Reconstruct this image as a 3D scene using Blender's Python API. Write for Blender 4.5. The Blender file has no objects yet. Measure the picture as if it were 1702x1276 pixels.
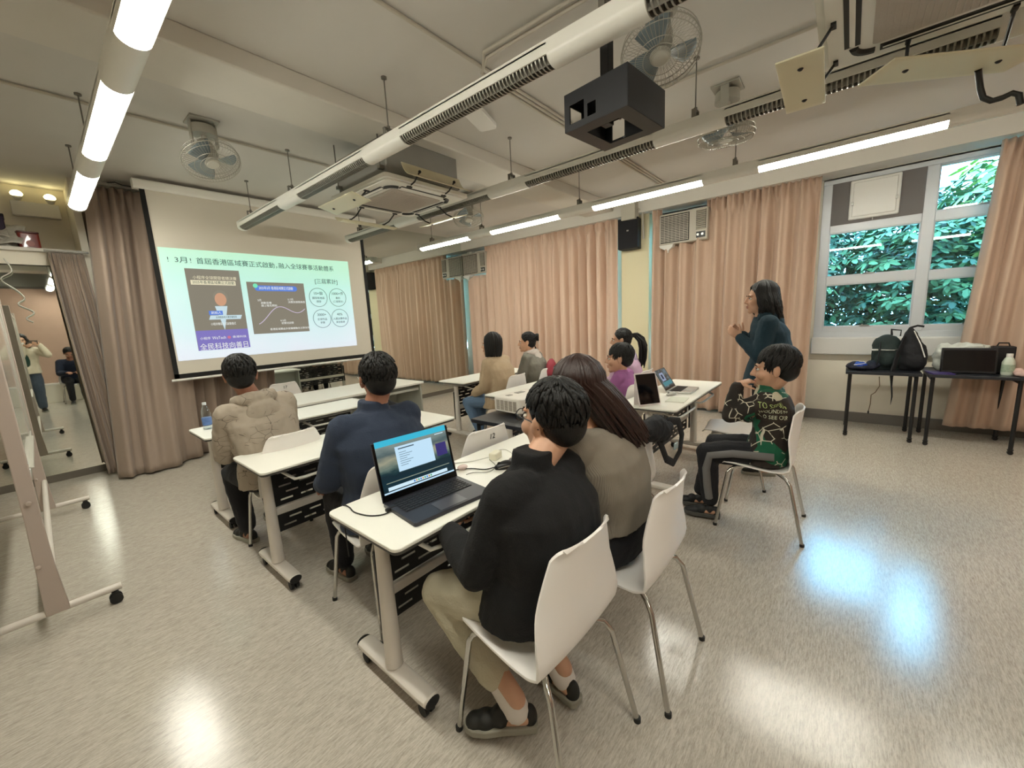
import bpy, bmesh, math, random
from math import sin, cos, pi, radians, atan2, sqrt
from mathutils import Vector as V, Matrix, Euler, noise

# ---------------------------------------------------------------- camera, world, sun, exposure
SC = bpy.context.scene
COL = SC.collection
cam_d = bpy.data.cameras.new('camera'); cam = bpy.data.objects.new('camera', cam_d); COL.objects.link(cam)
F_PX, YAW, PITCH, ROLL = 662.2, radians(49.753), radians(-9.375), radians(-2.873)
cam_d.sensor_fit = 'HORIZONTAL'; cam_d.sensor_width = 36; cam_d.lens = F_PX / 1702 * 36
cam_d.clip_start = 0.02
_f = V((sin(YAW) * cos(PITCH), cos(YAW) * cos(PITCH), sin(PITCH)))
_r = V((cos(YAW), -sin(YAW), 0)); _u = _r.cross(_f)
_r2 = _r * cos(ROLL) + _u * sin(ROLL); _u2 = -_r * sin(ROLL) + _u * cos(ROLL)
cam.matrix_world = Matrix(((_r2.x, _u2.x, -_f.x, 0), (_r2.y, _u2.y, -_f.y, 0), (_r2.z, _u2.z, -_f.z, 1.5), (0, 0, 0, 1)))
SC.camera = cam
wd = bpy.data.worlds.new('world'); SC.world = wd; wd.use_nodes = True
_bg = wd.node_tree.nodes['Background']; _bg.inputs[0].default_value = (0.40, 0.68, 1.0, 1); _bg.inputs[1].default_value = 32.0
sun_d = bpy.data.lights.new('sun', 'SUN'); sun = bpy.data.objects.new('sun', sun_d); COL.objects.link(sun)
sun_d.energy = 5.0; sun_d.angle = radians(12); sun_d.color = (1, .97, .9)
sun.rotation_euler = (radians(35), radians(-25), 0)
VS = SC.view_settings
VS.view_transform = 'Standard'; VS.look = 'None'; VS.gamma = 1; VS.use_curve_mapping = False
VS.exposure = 0.0
LAMP_ON = 60.0

# ---------------------------------------------------------------- materials
def lin(h):
    h = h.lstrip('#'); o = []
    for i in (0, 2, 4):
        c = int(h[i:i + 2], 16) / 255; o.append(c / 12.92 if c <= .04045 else ((c + .055) / 1.055) ** 2.4)
    return (*o, 1)
MATS = {}
def mat(name, col='#888888', rough=.5, metal=0, bump=0, bscale=40, var=0, vscale=6, emit=None, estr=0, spec=.5, sheen=0, coat=0, stretch=None, bkind='noise', sss=0):
    if name in MATS: return MATS[name]
    m = bpy.data.materials.new(name); m.use_nodes = True; MATS[name] = m
    nt = m.node_tree; n = nt.nodes; L = nt.links; b = n['Principled BSDF']
    c = lin(col) if isinstance(col, str) else col
    b.inputs['Base Color'].default_value = c; b.inputs['Roughness'].default_value = rough
    b.inputs['Metallic'].default_value = metal; b.inputs['Specular IOR Level'].default_value = spec
    if sheen: b.inputs['Sheen Weight'].default_value = sheen
    if coat: b.inputs['Coat Weight'].default_value = coat
    if sss:
        b.inputs['Subsurface Weight'].default_value = sss; b.inputs['Subsurface Radius'].default_value = (.02, .008, .005)
    if emit:
        b.inputs['Emission Color'].default_value = lin(emit) if isinstance(emit, str) else emit; b.inputs['Emission Strength'].default_value = estr
    tc = n.new('ShaderNodeTexCoord'); mp = n.new('ShaderNodeMapping'); L.new(tc.outputs['Object'], mp.inputs[0])
    if stretch: mp.inputs['Scale'].default_value = stretch
    if var:
        t = n.new('ShaderNodeTexNoise'); t.inputs['Scale'].default_value = vscale; t.inputs['Detail'].default_value = 5
        L.new(mp.outputs[0], t.inputs[0])
        mx = n.new('ShaderNodeMix'); mx.data_type = 'RGBA'; mx.inputs[6].default_value = tuple(x * (1 - var) for x in c[:3]) + (1,)
        mx.inputs[7].default_value = tuple(min(1, x * (1 + var)) for x in c[:3]) + (1,)
        L.new(t.outputs[0], mx.inputs[0]); L.new(mx.outputs[2], b.inputs['Base Color'])
    if bump:
        if bkind == 'wave':
            t2 = n.new('ShaderNodeTexWave'); t2.inputs['Scale'].default_value = bscale; t2.inputs['Distortion'].default_value = .4
        else:
            t2 = n.new('ShaderNodeTexNoise'); t2.inputs['Scale'].default_value = bscale; t2.inputs['Detail'].default_value = 4
        L.new(mp.outputs[0], t2.inputs[0])
        bp = n.new('ShaderNodeBump'); bp.inputs['Strength'].default_value = bump; bp.inputs['Distance'].default_value = .01
        L.new(t2.outputs[0], bp.inputs['Height']); L.new(bp.outputs[0], b.inputs['Normal'])
    return m
def nodes(name, rough=.5):
    m = bpy.data.materials.new(name); m.use_nodes = True; MATS[name] = m
    nt = m.node_tree; b = nt.nodes['Principled BSDF']; b.inputs['Roughness'].default_value = rough
    return m, nt.nodes, nt.links, b
def ramp(n, stops, interp='LINEAR'):
    r = n.new('ShaderNodeValToRGB'); r.color_ramp.interpolation = interp; e = r.color_ramp.elements
    while len(e) < len(stops): e.new(.5)
    for q, (p, c) in zip(e, stops): q.position = p; q.color = lin(c) if isinstance(c, str) else c
    return r
def tex(n, L, kind, scale, stretch=None, coord='Object', rot=None, **kw):
    tc = n.new('ShaderNodeTexCoord'); mp = n.new('ShaderNodeMapping'); L.new(tc.outputs[coord], mp.inputs[0])
    if stretch: mp.inputs['Scale'].default_value = stretch
    if rot: mp.inputs['Rotation'].default_value = rot
    t = n.new('ShaderNodeTex' + kind); t.inputs['Scale'].default_value = scale
    for k, v in kw.items(): t.inputs[k].default_value = v
    L.new(mp.outputs[0], t.inputs[0]); return t

# ---------------------------------------------------------------- mesh builder
def frame(d):
    d = V(d).normalized(); a = V((0, 0, 1)) if abs(d.z) < .9 else V((1, 0, 0))
    x = a.cross(d).normalized(); return x, d.cross(x).normalized(), d
class MB:
    def __init__(s): s.v = []; s.f = []; s.m = []
    def add(s, vs, fs, mi=0, M=None):
        o = len(s.v)
        s.v += [tuple(M @ V(p)) if M else tuple(p) for p in vs]
        s.f += [tuple(i + o for i in f) for f in fs]; s.m += [mi] * len(fs); return s
    def box(s, c, d, rot=None, mi=0, M=None):
        hx, hy, hz = d[0] / 2, d[1] / 2, d[2] / 2; R = Euler(rot).to_matrix() if rot else Matrix.Identity(3); c = V(c)
        vs = [c + R @ V((x * hx, y * hy, z * hz)) for x in (-1, 1) for y in (-1, 1) for z in (-1, 1)]
        return s.add(vs, [(0, 1, 3, 2), (4, 6, 7, 5), (0, 4, 5, 1), (2, 3, 7, 6), (0, 2, 6, 4), (1, 5, 7, 3)], mi, M)
    def cyl(s, a, b, r0, r1=None, n=16, mi=0, M=None):
        r1 = r0 if r1 is None else r1; a, b = V(a), V(b); x, y, d = frame(b - a); vs = []
        for p, r in ((a, r0), (b, r1)): vs += [p + (x * cos(2 * pi * i / n) + y * sin(2 * pi * i / n)) * r for i in range(n)]
        fs = [(i, (i + 1) % n, n + (i + 1) % n, n + i) for i in range(n)] + [tuple(range(n - 1, -1, -1)), tuple(range(n, 2 * n))]
        return s.add(vs, fs, mi, M)
    def tube(s, pts, r, n=8, mi=0, closed=False, M=None, flat=1, nref=None):
        pts = [V(p) for p in pts]; k = len(pts); vs = []; px = None
        rs = r if isinstance(r, (list, tuple)) else [r] * k
        for i, p in enumerate(pts):
            t = (pts[(i + 1) % k] - pts[i - 1]) if closed else (pts[min(i + 1, k - 1)] - pts[max(i - 1, 0)])
            if t.length < 1e-9: t = V((0, 0, 1))
            t.normalize()
            if nref is not None: px = V(nref)
            if px is None: x, y, _ = frame(t)
            else:
                x = px - t * px.dot(t)
                x = x.normalized() if x.length > 1e-6 else frame(t)[0]
                y = t.cross(x)
            px = x
            vs += [p + (x * cos(2 * pi * j / n) * flat + y * sin(2 * pi * j / n)) * rs[i] for j in range(n)]
        fs = []
        for i in range(k if closed else k - 1):
            a, b = i * n, ((i + 1) % k) * n
            fs += [(a + j, a + (j + 1) % n, b + (j + 1) % n, b + j) for j in range(n)]
        if not closed: fs += [tuple(range(n - 1, -1, -1)), tuple(range((k - 1) * n, k * n))]
        return s.add(vs, fs, mi, M)
    def loft(s, rings, mi=0, M=None):
        n = len(rings[0]); vs = [p for r in rings for p in r]; fs = []
        for i in range(len(rings) - 1):
            a, b = i * n, (i + 1) * n; fs += [(a + j, a + (j + 1) % n, b + (j + 1) % n, b + j) for j in range(n)]
        fs += [tuple(range(n - 1, -1, -1)), tuple(range(len(vs) - n, len(vs)))]
        return s.add(vs, fs, mi, M)
    def lathe(s, prof, n=24, mi=0, M=None):
        return s.loft([[V((r * cos(2 * pi * i / n), r * sin(2 * pi * i / n), z)) for i in range(n)] for r, z in prof], mi, M)
    def ell(s, c, r, rot=None, nu=16, nv=10, mi=0, M=None):
        c = V(c); R = Euler(rot).to_matrix() if rot else Matrix.Identity(3); r = (r, r, r) if not isinstance(r, (tuple, list)) else r
        vs = [c + R @ V((0, 0, -r[2]))]
        for j in range(1, nv):
            a = -pi / 2 + pi * j / nv
            vs += [c + R @ V((r[0] * cos(a) * cos(2 * pi * i / nu), r[1] * cos(a) * sin(2 * pi * i / nu), r[2] * sin(a))) for i in range(nu)]
        vs.append(c + R @ V((0, 0, r[2]))); T = len(vs) - 1
        fs = [(0, 1 + (i + 1) % nu, 1 + i) for i in range(nu)]
        for j in range(nv - 2):
            a = 1 + j * nu; fs += [(a + i, a + (i + 1) % nu, a + nu + (i + 1) % nu, a + nu + i) for i in range(nu)]
        a = 1 + (nv - 2) * nu; fs += [(a + i, a + (i + 1) % nu, T) for i in range(nu)]
        return s.add(vs, fs, mi, M)
    def cap(s, a, b, r0, r1=None, n=14, M=None, mi=0):
        r1 = r0 if r1 is None else r1; a, b = V(a), V(b)
        if (b - a).length < 1e-6: b = a + V((0, 0, 1e-4))
        x, y, d = frame(b - a); rings = []
        for c, r, sg in ((a, r0, -1), (b, r1, 1)):
            angs = (80, 55, 28, 0) if sg < 0 else (0, 28, 55, 80)
            for g in angs:
                q = radians(g); rings.append([c + d * sg * r * sin(q) + (x * cos(2 * pi * i / n) + y * sin(2 * pi * i / n)) * r * cos(q) for i in range(n)])
        return s.loft(rings, mi, M)
    def limb(s, pts, rs, M=None):
        for i in range(len(pts) - 1): s.cap(pts[i], pts[i + 1], rs[i], rs[i + 1], M=M)
        return s
    def prism(s, out, z0, z1, mi=0, M=None):
        n = len(out); vs = [(x, y, z0) for x, y in out] + [(x, y, z1) for x, y in out]
        return s.add(vs, [(i, (i + 1) % n, n + (i + 1) % n, n + i) for i in range(n)] + [tuple(range(n - 1, -1, -1)), tuple(range(n, 2 * n))], mi, M)
    def grid(s, fn, nu, nv, mi=0, M=None):
        vs = [fn(i / nu, j / nv) for j in range(nv + 1) for i in range(nu + 1)]; w = nu + 1
        return s.add(vs, [(j * w + i, j * w + i + 1, (j + 1) * w + i + 1, (j + 1) * w + i) for j in range(nv) for i in range(nu)], mi, M)
    def mesh(s, name, mats, smooth=35):
        me = bpy.data.meshes.new(name); me.from_pydata(s.v, [], s.f)
        for m in (mats if isinstance(mats, (list, tuple)) else [mats]): me.materials.append(m)
        me.polygons.foreach_set('material_index', s.m)
        if smooth:
            me.polygons.foreach_set('use_smooth', [True] * len(me.polygons))
            me.set_sharp_from_angle(angle=radians(smooth))
        me.update(); return me
    def build(s, name, mats, parent=None, loc=None, rot=None, smooth=35, bevel=0, seg=2, solid=0, off=0, sub=0):
        o = bpy.data.objects.new(name, s.mesh(name, mats, smooth)); COL.objects.link(o)
        if parent: o.parent = parent
        if loc: o.location = loc
        if rot: o.rotation_euler = rot
        if sub: q = o.modifiers.new('s', 'SUBSURF'); q.levels = q.render_levels = sub
        if solid: q = o.modifiers.new('t', 'SOLIDIFY'); q.thickness = solid; q.offset = off
        if bevel:
            q = o.modifiers.new('b', 'BEVEL'); q.width = bevel; q.segments = seg; q.limit_method = 'ANGLE'; q.angle_limit = radians(40); q.harden_normals = False
        return o
def B(c, d, name, m, parent=None, bevel=.004, rot=None, orot=None):
    return MB().box((0, 0, 0), d, rot).build(name, m, parent, loc=c, rot=orot, bevel=bevel)
def empty(name, loc=(0, 0, 0), rz=0):
    o = bpy.data.objects.new(name, None); COL.objects.link(o); o.location = loc; o.rotation_euler = (0, 0, rz); o.empty_display_size = .1; return o
def tag(o, label, cat, group=None):
    o['label'] = label; o['category'] = cat
    if group: o['group'] = group
    return o
def thing(name, label, cat, loc=(0, 0, 0), rz=0, group=None): return tag(empty(name, loc, rz), label, cat, group)
def struct(o): o['kind'] = 'structure'; return o
def copy_tree(o, parent=None):
    c = o.copy(); COL.objects.link(c)
    if parent: c.parent = parent
    for ch in o.children: copy_tree(ch, c)
    return c
def baked(mb, name, mats, voxel, smooth=3, disp=0, dscale=.1, keepmats=False):
    """union of overlapping closed shapes as one continuous smooth mesh"""
    t = bpy.data.objects.new('t', mb.mesh('t', mats, 0)); COL.objects.link(t)
    q = t.modifiers.new('r', 'REMESH'); q.mode = 'VOXEL'; q.voxel_size = voxel; q.use_smooth_shade = True
    if smooth: q = t.modifiers.new('s', 'SMOOTH'); q.factor = .5; q.iterations = smooth
    if disp:
        tx = bpy.data.textures.new('folds', 'CLOUDS'); tx.noise_scale = dscale; tx.noise_depth = 2
        q = t.modifiers.new('d', 'DISPLACE'); q.texture = tx; q.strength = disp; q.mid_level = .5; q.texture_coords = 'LOCAL'
        q = t.modifiers.new('s2', 'SMOOTH'); q.factor = .4; q.iterations = 1
    dg = bpy.context.evaluated_depsgraph_get(); dg.update()
    me = bpy.data.meshes.new_from_object(t.evaluated_get(dg)); me.name = name
    bpy.data.objects.remove(t)
    me.materials.clear()
    for m in (mats if isinstance(mats, (list, tuple)) else [mats]): me.materials.append(m)
    me.polygons.foreach_set('use_smooth', [True] * len(me.polygons)); me.polygons.foreach_set('material_index', [0] * len(me.polygons))
    return me
def link(name, me, parent=None):
    o = bpy.data.objects.new(name, me); COL.objects.link(o)
    if parent: o.parent = parent
    return o
def text(name, s, size, m, parent, loc, rot=(pi / 2, 0, 0), align='LEFT', ext=.0005, width=None):
    cu = bpy.data.curves.new(name, 'FONT'); cu.body = s; cu.size = size; cu.align_x = align; cu.align_y = 'CENTER'; cu.extrude = ext; cu.resolution_u = 2
    t = bpy.data.objects.new('t', cu); COL.objects.link(t)
    dg = bpy.context.evaluated_depsgraph_get(); dg.update()
    me = bpy.data.meshes.new_from_object(t.evaluated_get(dg)); bpy.data.objects.remove(t); me.name = name
    if width and len(me.vertices):
        xs = [v.co.x for v in me.vertices]; w = max(xs) - min(xs)
        for v in me.vertices: v.co.x *= width / w
    me.materials.clear(); me.materials.append(m)
    o = link(name, me, parent); o.location = loc; o.rotation_euler = rot; return o
def arc(c, r, a0, a1, n, ax='xy'):
    o = []
    for i in range(n + 1):
        a = a0 + (a1 - a0) * i / n; p, q = r * cos(a), r * sin(a)
        o.append(V(c) + (V((p, q, 0)) if ax == 'xy' else V((p, 0, q)) if ax == 'xz' else V((0, p, q))))
    return o
def rrect(w, d, r, n=5):
    o = []
    for cx, cy, a in ((w / 2 - r, d / 2 - r, 0), (-w / 2 + r, d / 2 - r, pi / 2), (-w / 2 + r, -d / 2 + r, pi), (w / 2 - r, -d / 2 + r, 3 * pi / 2)):
        o += [(cx + r * cos(a + pi / 2 * i / n), cy + r * sin(a + pi / 2 * i / n)) for i in range(n + 1)]
    return o

# ---- shared materials
WALL = mat('wall_paint', '#e6dfcf', .75, bump=.05, bscale=60, var=.04)
PINK = mat('wall_pink', '#b99a88', .8, var=.05)
CEIL = mat('ceiling_paint', '#d1cdc6', .85, bump=.08, bscale=25, var=.05, vscale=2)
BEAM = mat('beam_paint', '#d6d1c7', .8, var=.04, vscale=3)
WHITE = mat('white_plastic', '#e4e2dc', .35)
WMETAL = mat('white_metal', '#eceae2', .35, spec=.6)
TTOP = mat('table_laminate', '#eeece2', .3, var=.02)
DARKEDGE = mat('dark_edge', '#4a4844', .5)
BLACKM = mat('black_metal', '#141416', .45)
BLACKP = mat('black_plastic', '#101012', .4)
CHROME = mat('chrome', '#c4c2be', .14, metal=1)
GREYM = mat('grey_metal', '#9a9890', .45, metal=.4)
SHELL = mat('chair_shell', '#f0ebe6', .38, var=.02)
RUBBER = mat('rubber', '#1a1a1a', .7)
STEEL = mat('brushed_steel', '#a8a6a0', .3, metal=.9)
CABLE = mat('cable_black', '#15140f', .5)
CABLEW = mat('cable_white', '#d8d6cc', .5)
SKIN = mat('skin', '#c79a7e', .5, var=.06, vscale=30, sss=.08)
SKIN2 = mat('skin_dark', '#a2715a', .5, var=.06, vscale=30, sss=.08)
SKIN3 = mat('skin_fair', '#d6a788', .5, var=.05, vscale=30, sss=.08)
HAIRB = mat('hair_black', '#0b0908', .5, bump=.3, bscale=30, stretch=(8, 8, 1), spec=.4)
HAIRBR = mat('hair_brown', '#2b1712', .36, bump=.3, bscale=30, stretch=(8, 8, 1), spec=.5, var=.3, vscale=10)
EYEW = mat('eye_white', '#e8e4dc', .2); IRIS = mat('eye_iris', '#1a0f0a', .15); LIP = mat('lip', '#a85a4c', .45)
# ---------------------------------------------------------------- room shell
XR, YF, YB, XL, ZC = 6.5, 6.45, -2.4, -2.7, 3.2
def floor_mat():
    m, n, L, b = nodes('vinyl_floor', .2)
    t1 = tex(n, L, 'Noise', 3.0, (6, 40, 1), Detail=6, Roughness=.65)
    t2 = tex(n, L, 'Noise', 1.2, Detail=3)
    t3 = tex(n, L, 'Noise', 9, (3, 22, 1), rot=(0, 0, .25), Detail=8, Roughness=.8)
    r1 = ramp(n, [(.3, '#a79d90'), (.5, '#beb6a9'), (.7, '#d0cabf')]); L.new(t1.outputs[0], r1.inputs[0])
    r3 = ramp(n, [(.38, '#8c8276'), (.58, '#cdc6bb')]); L.new(t3.outputs[0], r3.inputs[0])
    mx = n.new('ShaderNodeMix'); mx.data_type = 'RGBA'; mx.inputs[0].default_value = .6
    L.new(r1.outputs[0], mx.inputs[6]); L.new(r3.outputs[0], mx.inputs[7]); L.new(mx.outputs[2], b.inputs['Base Color'])
    r2 = ramp(n, [(.3, (.13,) * 3 + (1,)), (.7, (.18,) * 3 + (1,))]); L.new(t2.outputs[0], r2.inputs[0]); L.new(r2.outputs[0], b.inputs['Roughness'])
    bp = n.new('ShaderNodeBump'); bp.inputs['Strength'].default_value = .03; bp.inputs['Distance'].default_value = .01
    L.new(t3.outputs[0], bp.inputs['Height']); L.new(bp.outputs[0], b.inputs['Normal'])
    b.inputs['Specular IOR Level'].default_value = .7
    return m
FLOOR = floor_mat()
struct(B(((XL + XR) / 2, (YB + 7.2) / 2, -.05), (XR - XL + .4, 7.2 - YB + .4, .1), 'floor', FLOOR, bevel=0))
struct(B(((XL + XR) / 2, (YB + 7.2) / 2, ZC + .06), (XR - XL + .4, 7.2 - YB + .4, .12), 'ceiling', CEIL, bevel=0))
struct(B((XL - .06, 2.4, 1.6), (.12, 9.6, 3.2), 'wall_left', WALL, bevel=0))
w = MB(); w.box((1.9, YB - .06, 1.4), (9.4, .12, 2.8), mi=0); w.box((1.9, YB - .06, 3.0), (9.4, .12, .4), mi=1)
struct(w.build('wall_back', [PINK, mat('bulkhead_grey', '#8d8b84', .8)], smooth=0))
struct(B((1.9, YB + .012, 2.8), (9.2, .024, .05), 'trim_9', mat('trim_dark', '#5a544c', .6)))
# front wall: a mirror wall on a low plinth; a storage ledge opens above it on the left
struct(B((1.9, 7.16, 1.6), (9.4, .12, 3.2), 'wall_front', WALL, bevel=0))
pl = MB(); pl.box(((XL + XR) / 2, YF + .1, .04), (XR - XL, .2, .08)); struct(pl.build('baseboard_front', mat('plinth_grey', '#6a645a', .5), smooth=0))
MIRROR = mat('mirror_glass', '#dfe4de', .015, metal=1)
mr = MB(); mr.box(((XL + .5) / 2, YF + .01, (.08 + 2.27) / 2), (.5 - XL, .02, 2.19))
mr.box(((.5 + XR) / 2, YF + .01, (.08 + 3.2) / 2), (XR - .5, .02, 3.12))
o = tag(mr.build('wall_mirror', MIRROR, smooth=0), 'large wall mirror covering the front wall behind the projection screen', 'mirror')
lb = MB(); lb.box(((XL + .5) / 2, YF + .33, 2.36), (.5 - XL, .66, .16)); struct(lb.build('trim_1', WALL, smooth=0))
struct(B(((XL + .5) / 2, YF + .01, 2.43), (.5 - XL, .1, .035), 'trim_2', BEAM, bevel=.004))
struct(B((.53, YF + .33, 1.66), (.06, .68, 3.08), 'trim_3', WALL, bevel=0))
struct(B((XR - .05, YF - .03, 1.6), (.1, .09, 3.2), 'trim_4', mat('jamb_white', '#e6e2d4', .5), bevel=.006))
# right wall with window openings
rw = MB()
def wseg(y0, y1, z0, z1): rw.box((XR + .08, (y0 + y1) / 2, (z0 + z1) / 2), (.16, y1 - y0, z1 - z0))
wseg(YB - .1, 7.2, 0, .84); wseg(YB - .1, 7.2, 2.95, 3.2)
wseg(YB - .1, -2.1, .84, 2.95); wseg(.34, .8, .84, 2.95); wseg(2.42, 3.1, .84, 2.95); wseg(6.1, 7.2, .84, 2.95)
struct(rw.build('wall_right', WALL, smooth=0))
struct(B((XR - .1, 2.66, 1.6), (.2, .46, 3.2), 'trim_5', mat('column_cream', '#ddd2ae', .7), bevel=.01))
struct(B((XR - .02, 2.4, .06), (.04, 9.4, .12), 'baseboard_right', mat('base_grey', '#75706a', .6), bevel=.004))
struct(B((XR - .17, (YB + 7) / 2, 3.085), (.34, 7 - YB + .2, .23), 'trim_6', BEAM, bevel=.004))
# ceiling beam
struct(B((1.9, 3.2, 3.14), (9.2, .5, .125), 'trim_7', BEAM, bevel=.012))
struct(B((1.9, -1.55, 3.14), (9.2, .5, .125), 'trim_8', BEAM, bevel=.012))

# window
FRAME = mat('window_frame', '#cfd2d6', .4, metal=.2)
GREYPANEL = mat('blank_panel', '#716c6a', .6)
def glass():
    m, n, L, b = nodes('window_glass', 0)
    n.remove(b); tr = n.new('ShaderNodeBsdfTransparent'); tr.inputs[0].default_value = (.72, .93, .96, 1)
    gl = n.new('ShaderNodeBsdfGlossy'); gl.inputs['Roughness'].default_value = .02
    fr = n.new('ShaderNodeFresnel'); fr.inputs[0].default_value = 1.5
    mx = n.new('ShaderNodeMixShader'); L.new(fr.outputs[0], mx.inputs[0]); L.new(tr.outputs[0], mx.inputs[1]); L.new(gl.outputs[0], mx.inputs[2])
    L.new(mx.outputs[0], n['Material Output'].inputs[0]); return m
GLASS = glass()
def window(name, ys, zs_list, y0, y1):
    """ys: column bounds; zs_list: per column list of row bounds"""
    f = MB(); X = XR + .05
    def bar(ya, yb, za, zb, t=.06): f.box((X, (ya + yb) / 2, (za + zb) / 2), (t, yb - ya, zb - za))
    bar(y0, y1, 1.05, 1.13, .1); bar(y0, y1, 2.9, 2.97, .1); bar(y0, ys[-1][0], 1.13, 2.9, .1); bar(ys[0][1], y1, 1.13, 2.9, .1)
    panes = []
    for ci, (ya, yb) in enumerate(ys):
        if ci: 
            m0 = ys[ci - 1][0]; bar(yb, m0, 1.13, 2.9, .09)
        zs = zs_list[ci]; top = 1.13
        for za, zb in zs:
            bar(ya, yb, top, za, .07); top = zb; panes.append((ya, yb, za, zb))
        bar(ya, yb, top, 2.9, .07)
    o = struct(f.build(name, FRAME, bevel=.004))
    for ya, yb, za, zb in panes:
        g = MB(); g.box((X + .01, (ya + yb) / 2, (za + zb) / 2), (.006, yb - ya + .01, zb - za + .01)); g.build('pane', GLASS, o, smooth=0)
        s = MB()
        for q in (ya, yb): s.box((X - .005, q, (za + zb) / 2), (.05, .022, zb - za + .02))
        for q in (za, zb): s.box((X - .005, (ya + yb) / 2, q), (.05, yb - ya + .02, .022))
        s.build('sash', FRAME, o, bevel=.003)
        h = MB(); h.box((X - .04, (ya + yb) / 2, za + .012), (.02, .09, .014)); h.box((X - .055, (ya + yb) / 2 + .02, za + .02), (.012, .016, .02)); h.build('latch', STEEL, o, bevel=.002)
    return o
rows2 = [(1.19, 1.71), (1.81, 2.33)]
w1 = window('window_1', [(-.55, .25), (-1.35, -.65), (-2.05, -1.45)], [[(1.19, 1.71), (1.81, 2.33)], [(1.19, 1.70), (1.79, 2.32), (2.42, 2.89)], [(1.19, 1.70), (1.79, 2.32), (2.42, 2.89)]], -2.1, .34)
MB().box((XR + .008, -.15, 2.66), (.012, .8, .48)).build('blank_panel', GREYPANEL, w1, smooth=0)
window('window_2', [(1.65, 2.37), (.86, 1.57)], [[(1.19, 1.71), (1.81, 2.8)]] * 2, .8, 2.42)
window('window_3', [(4.6, 6.05), (3.15, 4.5)], [[(1.19, 1.71), (1.81, 2.8)]] * 2, 3.1, 6.1)
struct(B((XR - .02, -.9, .955), (.14, 2.5, .21), 'trim_10', mat('sill_white', '#d8d6d2', .4), bevel=.012))
# ventilator cover on the blank panel
t = thing('vent_cover', 'square white ventilation cover on the grey panel above the window', 'vent', (XR + .0, -.135, 2.67))
B((0, 0, 0), (.07, .44, .44), 'housing', WHITE, t, .012)
vm = MB(); vm.box((-.042, 0, 0), (.014, .38, .38)); vm.build('front_plate', WHITE, t, bevel=.008)
vm = MB()
for s in (-1, 1): vm.box((-.05, s * .19, -.04), (.012, .02, .04))
vm.cyl((-.04, 0, -.22), (-.04, 0, -.25), .008); vm.build('clip', STEEL, t, bevel=.002)

# ---------------------------------------------------------------- outside
LEAF = []
for i, c in enumerate(('#273e2c', '#395236', '#4d6640', '#6b8044', '#8a9a48')):
    m = mat('leaf_%s' % 'abcde'[i], c, .6, var=.15, vscale=3, spec=.25); LEAF.append(m)
    b_ = m.node_tree.nodes['Principled BSDF']; b_.inputs['Transmission Weight'].default_value = 0
TRUNK = mat('bark', '#4a4038', .9, bump=.5, bscale=20)
struct(B((11.2, 2, -1.0), (9, 26, .2), 'ground', mat('outside_ground', '#b4b8b0', .9, var=.1), bevel=0))  # out of view; made pale and raised to bounce daylight onto the ceiling
def tree(cx, cy, z0, z1, rad, n, seed, label, bright, size=.135):
    rnd = random.Random(seed); t = thing('tree', label, 'tree', (cx, cy, -1.5), group='trees outside the window')
    tr = MB(); pts = [(0, 0, 0), (.1, .05, 1.2), (-.05, 0, 2.2), (.05, .1, z1 - .6 + 1.5)]; tr.tube(pts, [.12, .1, .07, .02], 8)
    for k in range(9):
        a = rnd.uniform(0, 6.28); z = rnd.uniform(1.5, z1 + .8); l = rnd.uniform(.4, rad)
        tr.tube([(0, 0, z), (l * .5 * cos(a), l * .5 * sin(a), z + .25), (l * cos(a), l * sin(a), z + .35)], [.035, .025, .01], 5)
    tr.build('trunk', TRUNK, t)
    lf = MB()
    for k in range(n):
        a = rnd.uniform(0, 6.28); q = rnd.random() ** .4
        zc = (z0 + z1) / 2 + 1.5; hz = (z1 - z0) / 2
        u = rnd.uniform(-1, 1); rr = rad * q * sqrt(max(0, 1 - u * u * .55))
        c = V((rr * cos(a), rr * sin(a), zc + hz * u))
        mi = rnd.choice(bright); base = rnd.uniform(0, 6.28); nl = rnd.randint(5, 7)
        up = V((cos(a) * .5 + rnd.uniform(-.4, .4), sin(a) * .5 + rnd.uniform(-.4, .4), 1)).normalized(); x, y, d = frame(up)
        for j in range(nl):
            g = base + 6.283 * j / nl + rnd.uniform(-.2, .2); dr = (x * cos(g) + y * sin(g) - up * rnd.uniform(.1, .5)).normalized(); sd = dr.cross(up).normalized()
            ln = size * rnd.uniform(.8, 1.3); wd = ln * .2
            p = [c + dr * ln * .12, c + dr * ln * .4 + sd * wd + up * .01, c + dr * ln * .75 + sd * wd * .8, c + dr * ln, c + dr * ln * .75 - sd * wd * .8, c + dr * ln * .4 - sd * wd + up * .01]
            lf.add(p, [(0, 1, 2, 3), (0, 3, 4, 5)], mi)
    lf.build('foliage', LEAF, t, smooth=0); return t
tree(8.3, .85, -.5, 2.8, 1.1, 1300, 1, 'dark green bushy tree behind the left panes of the window', (0, 0, 1, 1, 2))
tree(8.2, -.75, -.3, 2.6, 1.1, 1400, 2, 'mid green leafy shrub behind the middle panes of the window', (0, 1, 1, 2, 2))
tree(8.8, -2.0, .2, 3.3, 1.3, 900, 3, 'bright yellow green tree behind the top right pane', (2, 2, 3, 3, 4), .2)
tree(10.2, -.3, -.2, 3.3, 1.9, 2200, 4, 'deep green tree standing furthest behind the window shrubs', (0, 0, 0, 1))
tree(10.4, -3.6, 0, 3.6, 1.9, 1500, 5, 'tall green tree at the far right beyond the window', (1, 2, 2, 3))
tree(8.6, 2.6, -.3, 2.9, 1.2, 380, 6, 'green shrub outside behind the second curtained window', (0, 1, 2, 3))
tree(8.8, 5.6, -.3, 2.9, 1.3, 320, 7, 'green shrub outside behind the curtained window near the screen', (0, 1, 2, 3))

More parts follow.
